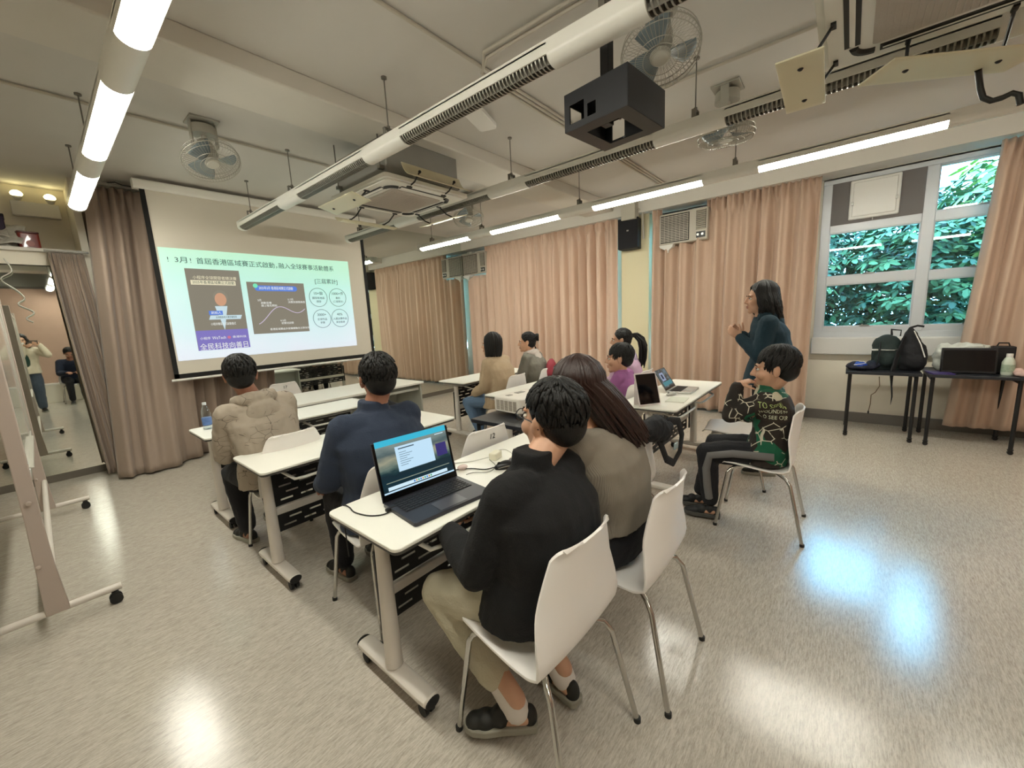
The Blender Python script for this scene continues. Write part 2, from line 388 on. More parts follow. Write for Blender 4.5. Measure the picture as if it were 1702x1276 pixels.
# ---------------------------------------------------------------- curtains
def curtain_mat(name, col):
    m, n, L, b = nodes(name, .75)
    t = tex(n, L, 'Noise', 3, (1, 1, .5), Detail=1); c = lin(col)
    r = ramp(n, [(.3, tuple(x * .97 for x in c[:3]) + (1,)), (.7, tuple(min(1, x * 1.03) for x in c[:3]) + (1,))]); L.new(t.outputs[0], r.inputs[0]); L.new(r.outputs[0], b.inputs['Base Color'])
    b.inputs['Sheen Weight'].default_value = .25; b.inputs['Sheen Roughness'].default_value = .4
    w = tex(n, L, 'Noise', 350, (1, 1, 1), Detail=1); bp = n.new('ShaderNodeBump'); bp.inputs['Strength'].default_value = .15; bp.inputs['Distance'].default_value = .002
    L.new(w.outputs[0], bp.inputs['Height']); L.new(bp.outputs[0], b.inputs['Normal']); return m
CURT = curtain_mat('curtain_beige', '#d9bda8'); CURT3 = curtain_mat('curtain_window', '#c4a994'); CURT2 = curtain_mat('curtain_taupe', '#988678')
def curtain(name, label, top, bot, z1, z0, nf, amp, m, seed, nu=None, bulge=None, group=None, pin=.25, cut=None):
    """top/bot: polylines of (x, y); folds follow the path normal"""
    rnd = random.Random(seed); ph = [rnd.uniform(-.35, .35) for _ in range(nf + 2)]; am = [rnd.uniform(.55, 1.25) for _ in range(nf + 2)]
    def along(pl, u):
        ls = [(V((*pl[i + 1], 0)) - V((*pl[i], 0))).length for i in range(len(pl) - 1)]; d = u * sum(ls)
        for i, l in enumerate(ls):
            if d <= l or i == len(ls) - 1:
                a, b = V((*pl[i], 0)), V((*pl[i + 1], 0)); return a.lerp(b, d / l), (b - a).normalized()
            d -= l
    def wave(u):
        k = u * nf; i = int(k); f = k - i; p = f + ph[i] * f * (1 - f) * 2; a = am[i] * (1 - f) + am[i + 1] * f
        return a * (sin(2 * pi * p) * .75 + .3 * sin(4 * pi * p + ph[i] * 5))
    def fn(u, v):
        pt, tt = along(top, u); pb, tb = along(bot, u); w = v ** 1.15
        p = pt.lerp(pb, w); t = tt.lerp(tb, w).normalized(); nrm = V((t.y, -t.x, 0))
        a = amp * (pin + (1 - pin) * min(1, v * 4) ** .7) * (1 + .25 * sin(v * 3 + u * 9))
        off = wave(min(u, .9999)) * a
        if v < .06: off += amp * .35 * sin(2 * pi * u * nf * 3)
        off += bulge(u, v) if bulge else 0
        z = z1 + (z0 - z1) * v + (.006 * sin(u * nf * 6.28) if v > .98 else 0)
        return p + nrm * off + V((0, 0, z))
    nu = nu or nf * 14; mb = MB(); mb.grid(fn, nu, 40)
    if cut:
        keep = [i for i, f in enumerate(mb.f) if not cut(sum((V(mb.v[j]) for j in f), V()) / 4)]
        mb.f = [mb.f[i] for i in keep]; mb.m = [mb.m[i] for i in keep]
    o = mb.build(name, m, smooth=80, solid=.004); return tag(o, label, 'curtain', group)
XC = 6.25
curtain('curtain', 'long beige curtain with many pleats right of the corner, behind the seated women', [(XC, 6.36), (XC, 2.92)], [(XC - .02, 6.36), (XC - .02, 2.92)], 3.02, .05, 19, .085, CURT, 11, cut=lambda c: 5.83 < c.y < 6.4 and c.z > 2.44)
curtain('curtain', 'wide beige curtain behind the standing woman, left of the window', [(XC, 2.36), (XC, .35)], [(XC - .03, 2.36), (XC - .08, .36)], 3.0, .04, 10, .10, CURT3, 12, cut=lambda c: 1.60 < c.y < 2.21 and c.z > 2.47)
curtain('curtain', 'beige curtain at the right edge, hanging over the right end of the window', [(XC, -1.02), (XC, -2.25)], [(XC - .06, -.86), (XC - .04, -2.25)], 2.95, .12, 7, .085, CURT3, 13)
def bl(u, v): return (v ** 2.2) * .16 * max(0, 1 - abs(u - .22) * 3.2) + (.1 * v ** 6 if u < .3 else 0)
curtain('curtain', 'tall taupe curtain hanging left of the projection screen down to the floor', [(.58, 6.2), (1.3, 6.25), (2.3, 6.32)], [(.36, 6.02), (1.0, 6.04), (1.3, 6.18), (2.1, 6.32)], 3.1, .02, 8, .085, CURT2, 14, bulge=bl)
curtain('curtain', 'short beige curtain below the ledge, half covering the mirror', [(.24, 6.36), (.5, 6.36)], [(.30, 6.2), (.62, 6.25)], 2.4, .03, 6, .03, CURT2, 15, pin=.5, bulge=lambda u, v: -.0 + .06 * v * (1 - u))
# curtain rails
t = tag(MB().cyl((XR - .16, YB + .3, 2.99), (XR - .16, 2.42, 2.99), .014).cyl((XR - .16, 2.9, 3.03), (XR - .16, YF - .1, 3.03), .014).build('curtain_rail', GREYM), 'long grey curtain rail along the window wall', 'curtain rail')
t = thing('curtain_rail', 'short curtain rail over the taupe curtain beside the screen', 'curtain rail', (1.0, 6.22, 3.13))
MB().box((.3, 0, 0), (1.3, .03, .03)).build('rail', GREYM, t, bevel=.004); MB().tube([(-.02, -.03, .01), (-.1, -.03, .01), (-.16, -.03, .03), (-.22, .0, .02)], .006, 6).build('cord', CABLE, t)
t = thing('curtain_rail', 'slim rail under the ledge carrying the short curtain', 'curtain rail', (.3, YF - .1, 2.42)); MB().cyl((-.08, 0, 0), (.24, 0, 0), .01).build('rail', GREYM, t)
# ---------------------------------------------------------------- lamp rails
def lamp_mat(name, col, st):
    m, n, L, b = nodes(name, .5); b.inputs['Base Color'].default_value = lin('#f4f0dc')
    t = tex(n, L, 'Wave', 22, bands_direction='Y') if False else tex(n, L, 'Wave', 22)
    t.bands_direction = 'Y'
    r = ramp(n, [(.0, (.55,) * 3 + (1,)), (.5, (1, 1, 1, 1))]); L.new(t.outputs[0], r.inputs[0])
    mx = n.new('ShaderNodeMix'); mx.data_type = 'RGBA'; mx.blend_type = 'MULTIPLY'; mx.inputs[0].default_value = 1; mx.inputs[6].default_value = lin(col)
    L.new(r.outputs[0], mx.inputs[7]); L.new(mx.outputs[2], b.inputs['Emission Color']); b.inputs['Emission Strength'].default_value = st; return m
LAMP = lamp_mat('lamp_lit', '#fffdee', LAMP_ON)
LOUVRE = mat('louvre_grey', '#96938a', .35, metal=.5)
DARKGAP = mat('louvre_shadow', '#2a2926', .8)
ROD = mat('rod_grey', '#7d7a72', .4, metal=.5)
def prof(w, h, n=10):  # half-round underside, flat top
    return [(-w, h * .55)] + [(-w * cos(pi * i / n), -h * .45 * sin(pi * i / n)) for i in range(n + 1)] + [(w, h * .55)]
SEG = [(-2.08, -.94), (-.46, .72), (1.2, 2.40), (2.88, 4.04), (4.5, 5.66)]
def rail(x, lits, label, y0=-2.3, y1=5.72, z=2.75):
    t = thing('lamp_rail', label, 'ceiling light', (x, 0, z), group=None)
    w = .062; P = prof(w, .1); body = MB()
    cuts = [y0]; 
    for a, b in SEG: cuts += [a, b]
    cuts.append(y1)
    for i in range(0, len(cuts), 2):
        a, b = cuts[i], cuts[i + 1]; body.loft([[V((p, a, q)) for p, q in P], [V((p, b, q)) for p, q in P]])
    for a, b in SEG:
        body.box((0, (a + b) / 2, .045), (2 * w, b - a, .02))
        for s in (-1, 1): body.box((s * (w - .004), (a + b) / 2, .018), (.008, b - a, .05))
    body.build('housing', WMETAL, t, smooth=40)
    for si, (a, b) in enumerate(SEG):
        if lits and si >= lits[0]:
            d = MB(); N = 60
            P2 = [(-(w - .005) * cos(pi * i / 10), -.043 * sin(pi * i / 10)) for i in range(11)]
            d.loft([[V((p, y, q)) for p, q in P2] for y in (a + .002, b - .002)])
            d.build('diffuser', LAMP, t, smooth=60)
        else:
            g = MB(); g.box((0, (a + b) / 2, .03), (2 * w - .02, b - a, .01), mi=1)
            nn = int((b - a) / .024)
            for i in range(nn + 1):
                y = a + (b - a) * i / nn
                g.loft([[V(((w - .006) * cos(pi + pi * k / 6), y + e, -.042 * abs(sin(pi * k / 6)) + h)) for k in range(7)] + [V(((w - .006) * cos(pi * k / 6), y + e, .028)) for k in range(0, 7, 6)] for e, h in ((-.004, 0), (.004, 0))])
            for s in (-.025, .025): g.box((s, (a + b) / 2, -.012), (.004, b - a, .05))
            g.build('louvre', [LOUVRE, DARKGAP], t, smooth=0)
    e = MB(); e.loft([[V((p, y1, q)) for p, q in P], [V((p * .9, y1 + .02, q * .85)) for p, q in P]]); e.build('end_cap', WMETAL, t, smooth=40)
    for y in (-1.1, .92, 2.6, 4.25, 5.4):
        h = MB()
        for s in (-1, 1): h.box((s * .035, y, .08), (.006, .03, .07))
        h.box((0, y, .115), (.08, .03, .006)); h.cyl((0, y, .07), (0, y, ZC - z), .0045, n=8); h.cyl((0, y, .1), (0, y, .135), .012, n=8); h.cyl((0, y, ZC - z - .012), (0, y, ZC - z), .02, n=10)
        h.build('hanger', ROD, t, bevel=0)
    return t
rail(.475, (0,), 'lit lamp rail on the left with glowing ribbed diffusers')
rail(1.855, (), 'unlit lamp rail with grey louvres, left one of the two unlit rails')
rail(3.22, (), 'unlit lamp rail passing behind the black bracket, right one of the two unlit rails')
rail(4.51, (0,), 'lit lamp rail on the right along the curtained window wall')  # its rearmost, unseen segment is lit to brighten the back of the room

# ---------------------------------------------------------------- ceiling fans
FANG = mat('fan_grey', '#a9a69a', .4); BLADE = mat('fan_blade', '#7f8f96', .35)
def fan(loc, aim, label, hang):
    t = thing('ceiling_fan', label, 'fan', loc); hz = hang - loc[2]
    m = MB(); m.box((-aim[0] * .12, -aim[1] * .12, hz - .008), (.2, .2, .016)); 
    for s in (-1, 1): m.box((-aim[0] * .12 + s * .085, -aim[1] * .12, hz - .1), (.012, .06, .2))
    m.lathe([(.0, 0), (.09, 0), (.085, .07), (.03, .09), (0, .09)], M=Matrix.Translation((-aim[0] * .12, -aim[1] * .12, hz - .11)))
    m.build('mount', FANG, t, bevel=.003)
    d = V((aim[0], aim[1], -abs(aim[2]))).normalized(); x, y, _ = frame(d); M = Matrix(((x.x, y.x, d.x, 0), (x.y, y.y, d.y, 0), (x.z, y.z, d.z, 0), (0, 0, 0, 1)))
    b = MB(); b.lathe([(0, -.19), (.05, -.18), (.065, -.13), (.065, -.06), (.03, -.045), (0, -.045)], M=M); b.cyl(M @ V((0, 0, -.15)), V((-aim[0] * .12, -aim[1] * .12, hz - .1)), .022); b.build('motor', FANG, t)
    bl = MB()
    for k in range(3):
        a0 = k * 2 * pi / 3 + .4
        def fn(u, v, a0=a0):
            a = a0 + (u - .5) * (1.35 - .3 * v); r = .045 + .135 * v
            return M @ V((r * cos(a), r * sin(a), -.02 + (u - .5) * .06))
        bl.grid(fn, 8, 6)
    bl.build('blades', BLADE, t, solid=.003)
    h = MB(); h.lathe([(0, .035), (.04, .035), (.052, .025), (.055, .01), (0, .01)], M=M); h.build('badge', mat('badge_white', '#c9c7bb', .4), t)
    c = MB()
    for r, z in ((.205, -.01), (.2, -.045), (.2, .025), (.13, .037), (.09, .038)):
        c.tube([M @ V((r * cos(2 * pi * i / 40), r * sin(2 * pi * i / 40), z)) for i in range(40)], .0035 if r > .2 else .002, 5, closed=True)
    for i in range(56):
        a = 2 * pi * i / 56
        c.tube([M @ V((r * cos(a), r * sin(a), z)) for r, z in ((.05, .034), (.13, .037), (.19, .03), (.204, -.008), (.19, -.05), (.1, -.07), (.055, -.06))], .0013, 4)
    c.build('cage', mat('fan_wire', '#b3b0a4', .35, metal=.4), t, smooth=60); return t
fan((1.17, 4.08, 2.88), (.1, -.5, 1.0), 'wire caged ceiling fan at the left, near the taupe curtain', ZC)
fan((2.42, .88, 2.87), (-.35, -.15, 1.0), 'wire caged ceiling fan just behind the black bracket', ZC)
fan((3.8, .85, 2.84), (.06, .02, 1.0), 'caged ceiling fan right of the black bracket, above the unlit rail', ZC)
fan((4.05, 4.05, 2.86), (-.2, -.3, 1.0), 'small distant ceiling fan right of the ceiling air conditioner', ZC)
fan((-.6, 1.6, 2.88), (.1, .4, 1.0), 'ceiling fan visible only in the mirror above the photographer', ZC)

# ---------------------------------------------------------------- cassette air conditioners
ACW = mat('cassette_white', '#f0eee6', .45); ACD = mat('cassette_dark', '#2c2c2a', .6); ACB = mat('cassette_body', '#8c8a84', .5, metal=.4, var=.1)
ACG = mat('intake_grille', '#d4ccc2', .6, bump=.6, bscale=60, stretch=(1, 30, 1)); DEFL = mat('deflector_plate', '#d9d2b4', .35)
def cassette(loc, label, plates):
    t = thing('ceiling_air_conditioner', label, 'air conditioner', loc)
    b = MB(); b.box((0, 0, .21), (.82, .82, .3)); b.build('body', ACB, t, bevel=.01)
    p = MB(); p.prism(rrect(.96, .96, .04), -.005, .03); p.prism(rrect(.9, .9, .05), -.02, -.005); p.build('panel', ACW, t, bevel=.004)
    g = MB(); g.prism(rrect(.56, .56, .02), -.032, -.018); 
    for i in range(22): g.box((0, -.26 + i * .0248, -.034), (.53, .006, .006))
    g.build('intake_grille', ACG, t, smooth=0)
    for k in range(4):
        a = k * pi / 2; R = Matrix.Rotation(a, 4, 'Z')
        s = MB(); s.box((0, .355, -.021), (.5, .06, .004)); s.tube([(.27 + .08 * cos(q), .27 + .08 * sin(q), -.021) for q in [i * pi / 12 for i in range(7)]], .018, 6)
        for v in s.v[:]: pass
        so = s.build('outlet', ACD, t, smooth=0); so.rotation_euler = (0, 0, a)
        l = MB(); l.box((0, .355, -.026), (.48, .022, .004), rot=(.3, 0, 0)); lo = l.build('louvre', ACW, t, bevel=.001); lo.rotation_euler = (0, 0, a)
    for k, (c, d, rot) in enumerate(plates):
        pm = MB(); n = 10
        def fn(u, v, d=d): return V(((u - .5) * d[0], (v - .5) * d[1], -.03 * sin(pi * v) * (1 if d[2] else 0)))
        pm.grid(fn, 12, 8); po = pm.build('deflector', DEFL, t, loc=c, rot=rot, solid=.008, bevel=.002)
        for s in (-1, 1):
            br = MB(); q = V((s * d[0] * .3, 0, .0)); rq = Euler(rot).to_matrix() @ q + V(c)
            tgt = V((max(-.42, min(.42, rq.x)), max(-.42, min(.42, rq.y)), -.02))
            br.tube([rq, rq.lerp(tgt, .5) + V((0, 0, -.02)), tgt], .007, 6); br.box(tgt, (.05, .02, .02)); br.ell(rq, .014, nu=8, nv=6); br.build('deflector_arm', BLACKP, t)
    for sx in (-1, 1):
        for sy in (-1, 1):
            r = MB(); r.cyl((sx * .44, sy * .36, .1), (sx * .44, sy * .36, ZC - loc[2]), .006, n=8); r.box((sx * .43, sy * .36, .1), (.05, .04, .03)); r.build('hanging_rod', ROD, t)
    return t
cassette((2.56, 3.5, 2.72), 'white four way ceiling air conditioner with hung deflector plates near the screen',
         [((-.55, .1, -.12), (.62, .18, 0), (.25, 0, pi / 2)), ((.02, .66, -.1), (.66, .17, 1), (.3, 0, 0)), ((.62, .1, -.1), (.62, .18, 0), (-.25, 0, pi / 2)), ((0, -.58, .06), (.66, .2, 1), (.75, 0, 0))])
cassette((2.55, -.28, 2.75), 'ceiling air conditioner overhead at the right edge with cream deflector plates',
         [((.17, .54, -.15), (.63, .18, 0), (0, 0, .03)), ((.50, -.02, -.15), (.68, .23, 0), (0, .0, -.97)), ((-.6, 0, -.1), (.62, .18, 0), (.2, 0, pi / 2))])
# ---------------------------------------------------------------- black projector bracket
t = thing('projector_bracket', 'black open steel projector cage hanging on a pole from the ceiling', 'projector mount', (2.145, 1.016, 2.45), radians(-6))
def plate(mb, w, h, holes, M):
    xs = sorted({-w / 2, w / 2} | {q for x0, x1, y0, y1 in holes for q in (x0, x1)}); ys = sorted({-h / 2, h / 2} | {q for x0, x1, y0, y1 in holes for q in (y0, y1)})
    for i in range(len(xs) - 1):
        for j in range(len(ys) - 1):
            cx, cy = (xs[i] + xs[i + 1]) / 2, (ys[j] + ys[j + 1]) / 2
            if not any(x0 < cx < x1 and y0 < cy < y1 for x0, x1, y0, y1 in holes): mb.box((cx, cy, 0), (xs[i + 1] - xs[i] + .0004, ys[j + 1] - ys[j] + .0004, .004), M=M)
BRK = mat('bracket_black', '#1c1d22', .42, var=.1)
T = Matrix.Translation; RX = lambda a: Matrix.Rotation(a, 4, 'X'); RY = lambda a: Matrix.Rotation(a, 4, 'Y'); RZ = lambda a: Matrix.Rotation(a, 4, 'Z')
W_, D_, H_ = .375, .365, .178
for nm, M, w_, h_, holes in (('bottom_plate', T((0, 0, 0)), W_, D_, [(-.11, .12, -.1, .1)]), ('top_plate', T((0, 0, H_)), W_, D_, []),
        ('side_plate', T((-W_ / 2, 0, H_ / 2)) @ RZ(pi / 2) @ RX(pi / 2), D_, H_, [(.06, .15, -.06, .03), (-.01, 0.04, -.06, .0)]), ('side_plate', T((W_ / 2, 0, H_ / 2)) @ RZ(pi / 2) @ RX(pi / 2), D_, H_, [(.05, .13, -.05, .05)]),
        ('side_plate', T((0, -D_ / 2, H_ / 2)) @ RX(pi / 2), W_, H_, []), ('side_plate', T((0, D_ / 2, H_ / 2)) @ RX(pi / 2), W_, H_, [(-.14, -.04, -.05, .05)])):
    mb = MB(); plate(mb, w_, h_, holes, M); mb.build(nm, BRK, t, smooth=0)
mb = MB(); mb.box((-.04, .02, (ZC - 2.45 + .02) / 2), (.05, .05, ZC - 2.45 - .02)); mb.box((-.04, .02, H_ + .02), (.12, .1, .04)); mb.box((-.04, .02, ZC - 2.45 - .01), (.16, .16, .02)); mb.build('pole', BRK, t, bevel=.003)
mb = MB()
for x, y in ((-.12, -.08), (-.08, -.08), (.13, .02), (.13, -.1)): mb.cyl((x, y, .002), (x, y, .014), .006, n=8)
mb.build('bolt', STEEL, t)
# ---------------------------------------------------------------- conduits and small ceiling things
PIPE = mat('conduit_paint', '#c2bbad', .6)
def conduit(pts, label, r=.011): return tag(MB().tube(pts, r, 8).build('conduit', PIPE, smooth=60), label, 'conduit')
conduit([(-2.6, 4.35, 3.185), (3.4, 4.35, 3.185)], 'conduit across the ceiling behind the left ceiling fan')
conduit([(-2.6, 2.02, 3.185), (6.2, 2.02, 3.185)], 'long straight conduit crossing the ceiling over the unlit rails')
conduit([(5.9, 2.05, 3.18), (2.5, 2.05, 3.18), (2.25, 2.02, 3.18), (2.13, 1.9, 3.18), (2.15, 1.3, 3.18), (2.2, -1.2, 3.18)], 'conduit bending away from the long straight conduit towards the camera')
conduit([(5.9, 2.09, 3.18), (2.56, 2.09, 3.18), (2.28, 2.06, 3.18), (2.18, 1.92, 3.18), (2.20, 1.3, 3.18), (2.25, -1.2, 3.18)], 'second conduit running close beside the bending one')
conduit([(3.4, -1.2, 3.185), (3.4, 1.98, 3.185)], 'conduit running lengthwise above the caged fans')
conduit([(6.13, 2.56, 3.14), (6.13, 2.56, 3.05), (6.2, 2.5, 2.98), (6.25, 2.5, 2.6)], 'white conduit bending down the cream column to the loudspeaker', .014)
tag(B((6.12, 2.66, 3.03), (.16, .22, .3), 'junction_box', mat('box_grey', '#b9b4a6', .6), bevel=.006), 'pale grey junction box at the top of the cream column', 'junction box')
sm = thing('smoke_detector', 'round white smoke detector on the ceiling by the long conduit', 'smoke detector', (2.42, 2.25, ZC)); MB().lathe([(0, -.05), (.03, -.05), (.045, -.035), (.055, -.015), (.055, 0), (0, 0)]).build('housing', WHITE, sm); MB().cyl((0, 0, -.055), (0, 0, -.05), .006).build('sensor', BLACKP, sm)
wb = thing('ceiling_antenna', 'flat white panel antenna on the ceiling between the unlit rails', 'antenna', (2.62, 2.42, 3.12), .35); MB().prism(rrect(.38, .16, .03), -.02, .02).build('panel', WHITE, wb, bevel=.006); MB().cyl((0, 0, .02), (0, 0, .08), .02).build('stem', WHITE, wb)
# ---------------------------------------------------------------- loudspeaker, window air conditioners
t = thing('wall_speaker', 'black loudspeaker mounted on the cream column between the curtains', 'speaker', (6.2, 2.70, 2.69), radians(8))
MB().box((0, 0, 0), (.22, .31, .45)).build('cabinet', mat('speaker_black', '#151519', .6), t, bevel=.01); MB().box((-.113, 0, 0), (.008, .29, .43)).build('grille', mat('speaker_cloth', '#1b1b1f', .9, bump=.4, bscale=300), t, bevel=.003)
MB().box((-.119, 0, .04), (.004, .03, .02)).build('badge', STEEL, t); MB().cyl((.1, 0, 0), (.2, 0, 0), .02).build('bracket', BLACKM, t)
def window_ac(loc, label):
    t = thing('window_air_conditioner', label, 'air conditioner', loc); c = mat('ac_beige', '#b9b2a4', .5)
    MB().box((.12, 0, 0), (.3, .66, .43)).build('casing', c, t, bevel=.012)
    g = MB()
    for i in range(16): g.box((-.036, .11, -.17 + i * .0225), (.012, .38, .01))
    for i in range(8): g.box((-.032, -.07 + i * .054, 0), (.006, .004, .36))
    g.box((-.029, .11, 0), (.004, .4, .38), mi=1); g.build('intake_grille', [c, DARKGAP], t, smooth=0)
    v = MB(); v.box((-.029, -.245, .06), (.004, .13, .26), mi=1)
    for i in range(11): v.box((-.04, -.245, -.06 + i * .024), (.02, .12, .008), rot=(0, .5, 0))
    v.build('outlet', [c, DARKGAP], t, smooth=0)
    k = MB(); k.box((-.031, -.245, -.14), (.004, .12, .08), mi=0)
    k.cyl((-.031, -.21, -.14), (-.05, -.21, -.14), .016, mi=1); k.cyl((-.031, -.27, -.14), (-.05, -.27, -.14), .016, mi=1); k.build('control_panel', [BLACKP, STEEL], t)
    f = MB(); f.loft([[V((x * s + .0, .22 + y * s, z)) for x, y in ((-.06, -.1), (.04, -.1), (.04, .1), (-.06, .1))] for z, s in ((-.22, 1), (-.25, .9), (-.29, .25), (-.33, .15))]); f.tube([(0, .22, -.33), (0, .22, -.6), (.02, .22, -.9)], .008, 6); f.build('drain_funnel', WHITE, t)
    return t
window_ac((6.2, 1.90, 2.66), 'beige window air conditioner above the standing woman beside the black loudspeaker')
window_ac((6.2, 6.10, 2.66), 'distant window air conditioner in the corner near the mirror')
# emergency light and things on the ledge
t = thing('emergency_light', 'white twin head emergency light above the ledge at the upper left', 'emergency light', (.2, 7.05, 2.97))
MB().box((.06, 0, -.02), (.36, .08, .15)).build('box', WHITE, t, bevel=.008)
HEAD = mat('lamp_spot', '#fff2c0', .4, emit='#fff0b0', estr=14)
for s in (-1, 1):
    h = MB(); h.cyl((.06 + s * .12, 0, .08), (.06 + s * .12, -.05, .12), .03, .05); h.build('lamp_housing', WHITE, t); MB().cyl((.06 + s * .12, -.051, .121), (.06 + s * .12, -.055, .123), .044).build('lamp_lens', HEAD, t)
o = thing('storage_box', 'dark purple box on the ledge at the far left', 'box', (-.12, 6.75, 2.44)); MB().box((0, 0, .17), (.26, .2, .34)).build('carton', mat('purple_dark', '#2c1c3c', .5), o, bevel=.01); MB().box((0, 0, .345), (.27, .21, .03)).build('lid', mat('purple_darker', '#1c1226', .5), o, bevel=.006)
o = thing('paper_pile', 'untidy pile of printed white papers on the ledge beside the red tin', 'papers', (.0, 6.58, 2.445))
rr = random.Random(3)
for i in range(7):
    p = MB(); p.grid(lambda u, v: V(((u - .5) * .2, (v - .5) * .28, .018 * sin(u * 5 + i) + .01 * cos(v * 6))), 8, 8); p.build('sheet', mat('paper_print', '#c9c6bd', .7, var=.35, vscale=25), o, loc=(rr.uniform(-.1, .08), rr.uniform(-.02, .1), .06 + i * .018), rot=(rr.uniform(.3, 1.0), rr.uniform(-.3, .3), rr.uniform(-.6, .6)), solid=.001)
o = thing('red_tin', 'dark red square tin standing on the ledge', 'tin', (.14, 6.58, 2.445), .15); MB().prism(rrect(.15, .1, .02), 0, .16).build('tin', mat('tin_red', '#7c2318', .3, coat=.5), o, bevel=.005); MB().prism(rrect(.155, .105, .02), .16, .18).build('lid', mat('tin_lid', '#4a1510', .35), o, bevel=.005); MB().cyl((0, -.051, .06), (0, -.054, .06), .03).build('emblem', mat('tin_mark', '#9c4a38', .4), o)

# ---------------------------------------------------------------- projection screen
t = thing('projection_screen', 'large pull down projection screen showing a slide on the front wall', 'screen', (0, 5.9, 0))
X0, X1, Z0, Z1 = .985, 3.545, 1.0, 3.06
SCR = mat('screen_cloth', '#d9d2c4', .8); SB = mat('screen_border', '#0c0c0c', .8)
MB().box(((X0 + X1) / 2, .01, (Z0 + Z1) / 2), (X1 - X0, .003, Z1 - Z0)).build('cloth', SCR, t, smooth=0)
for nm, c, d in (('border', (X0 + .02, 0.006, (Z0 + Z1) / 2), (.045, .004, Z1 - Z0)), ('border', (X1 - .02, .006, (Z0 + Z1) / 2), (.045, .004, Z1 - Z0)), ('border', ((X0 + X1) / 2, .006, Z0 + .025), (X1 - X0, .004, .05))):
    MB().box(c, d).build(nm, SB, t, smooth=0)
MB().cyl((X0 - .03, .01, Z0 - .018), (X1 + .03, .01, Z0 - .018), .014).build('bottom_bar', WHITE, t)
MB().prism(rrect(.1, .11, .025), X0 - .05, X1 + .25, M=T((0, .03, 3.11)) @ RY(pi / 2) ).build('housing', WMETAL, t, bevel=.003)
def slide_mat():
    m, n, L, b = nodes('slide_light', .8); b.inputs['Base Color'].default_value = (.3, .3, .3, 1)
    tc = n.new('ShaderNodeTexCoord'); sp = n.new('ShaderNodeSeparateXYZ'); L.new(tc.outputs['Generated'], sp.inputs[0])
    r = ramp(n, [(0, '#dfeaf8'), (.35, '#c9eef2'), (.7, '#b4f2e2'), (1, '#b4f3cf')])
    nz = tex(n, L, 'Noise', 1.6, Detail=1); ad = n.new('ShaderNodeMath'); ad.operation = 'MULTIPLY_ADD'; L.new(nz.outputs[0], ad.inputs[0]); ad.inputs[1].default_value = .5
    s2 = n.new('ShaderNodeMath'); s2.operation = 'SUBTRACT'; L.new(sp.outputs[2], s2.inputs[0]); s2.inputs[1].default_value = .25; L.new(s2.outputs[0], ad.inputs[2])
    L.new(ad.outputs[0], r.inputs[0]); L.new(r.outputs[0], b.inputs['Emission Color']); b.inputs['Emission Strength'].default_value = .82; return m
def glow(name, c, s=.9): return mat(name, '#202020', .8, emit=c, estr=s)
S0, S1, T0, T1 = 1.045, 3.255, 1.2, 2.468
sl = MB().box(((S0 + S1) / 2, .002, (T0 + T1) / 2), (S1 - S0, .003, T1 - T0)).build('projected_slide', slide_mat(), t, smooth=0)
INK = glow('slide_ink', '#4a6a64', .55); INKW = glow('slide_white', '#f2f4ee', .95); BRN = glow('slide_brown', '#989180', .72); PUR = glow('slide_purple', '#8a7fd0', .8); BLU = glow('slide_blue', '#5f8ae8', .85); FACE = glow('slide_face', '#d9a584', .85); CREAM = glow('slide_cream', '#efe6c4', .9); PINKD = glow('slide_pink', '#e07a9a', .8); HAIRG = glow('slide_grey', '#a09a88', .7); SHIRT = glow('slide_shirt', '#cfe6ee', .9)
def sq(nm, x0, x1, z0, z1, m, y=-.001, sk=0):
    return MB().add([(x0, y, z0), (x1, y, z0), (x1 + sk, y, z1), (x0 + sk, y, z1)], [(0, 1, 2, 3)]).build(nm, m, sl, smooth=0)
def tx(s, x, z, size, m=INK, al='LEFT', w=None, nm='slide_text', y=-.004): return text(nm, s, size, m, sl, (x, y, z), align=al, width=w)
tx('!', 1.105, 2.338, .075); tx('3月', 1.17, 2.338, .075, w=.11); tx('!', 1.31, 2.338, .075); tx('首屆香港區域賽正式啟動，', 1.37, 2.338, .078, w=.87); tx('融入全球賽事活動體系', 2.26, 2.34, .078, w=.75)
sq('slide_photo', 1.247, 1.79, 1.30, 2.252, BRN); sq('photo_band', 1.25, 1.79, 1.30, 1.535, PUR, -.002)
tx('小程序全球開發者總決賽', 1.31, 2.15, .045, CREAM, w=.44); sq('caption_bar', 1.285, 1.735, 2.07, 2.122, CREAM, -.002); tx('2025年香港區域賽正式啟動', 1.3, 2.096, .04, INK, w=.42)
fm = MB(); fm.cyl((1.555, -.002, 1.935), (1.555, -.003, 1.935), .075, n=24); sc_ = fm.build('photo_hair', HAIRG, sl, smooth=0)
MB().loft([[V((1.55 + .06 * cos(a), -.0035, 1.90 + .078 * sin(a))) for a in [2 * pi * i / 24 for i in range(24)]], [V((1.55 + .06 * cos(a), -.004, 1.90 + .078 * sin(a))) for a in [2 * pi * i / 24 for i in range(24)]]]).build('photo_face', FACE, sl, smooth=0)
MB().add([(1.48, -.0025, 1.82), (1.61, -.0025, 1.82), (1.545, -.0025, 1.53)], [(0, 1, 2)]).build('photo_shirt', SHIRT, sl, smooth=0)
sq('name_tag', 1.41, 1.55, 1.715, 1.765, BLU, -.005); sq('name_bar', 1.40, 1.73, 1.66, 1.71, SHIRT, -.005, .02); tx('創始人', 1.43, 1.74, .035, INKW, y=-.007); tx('全球開發者大賽評審委員', 1.47, 1.685, .028, INK, w=.22, y=-.007)
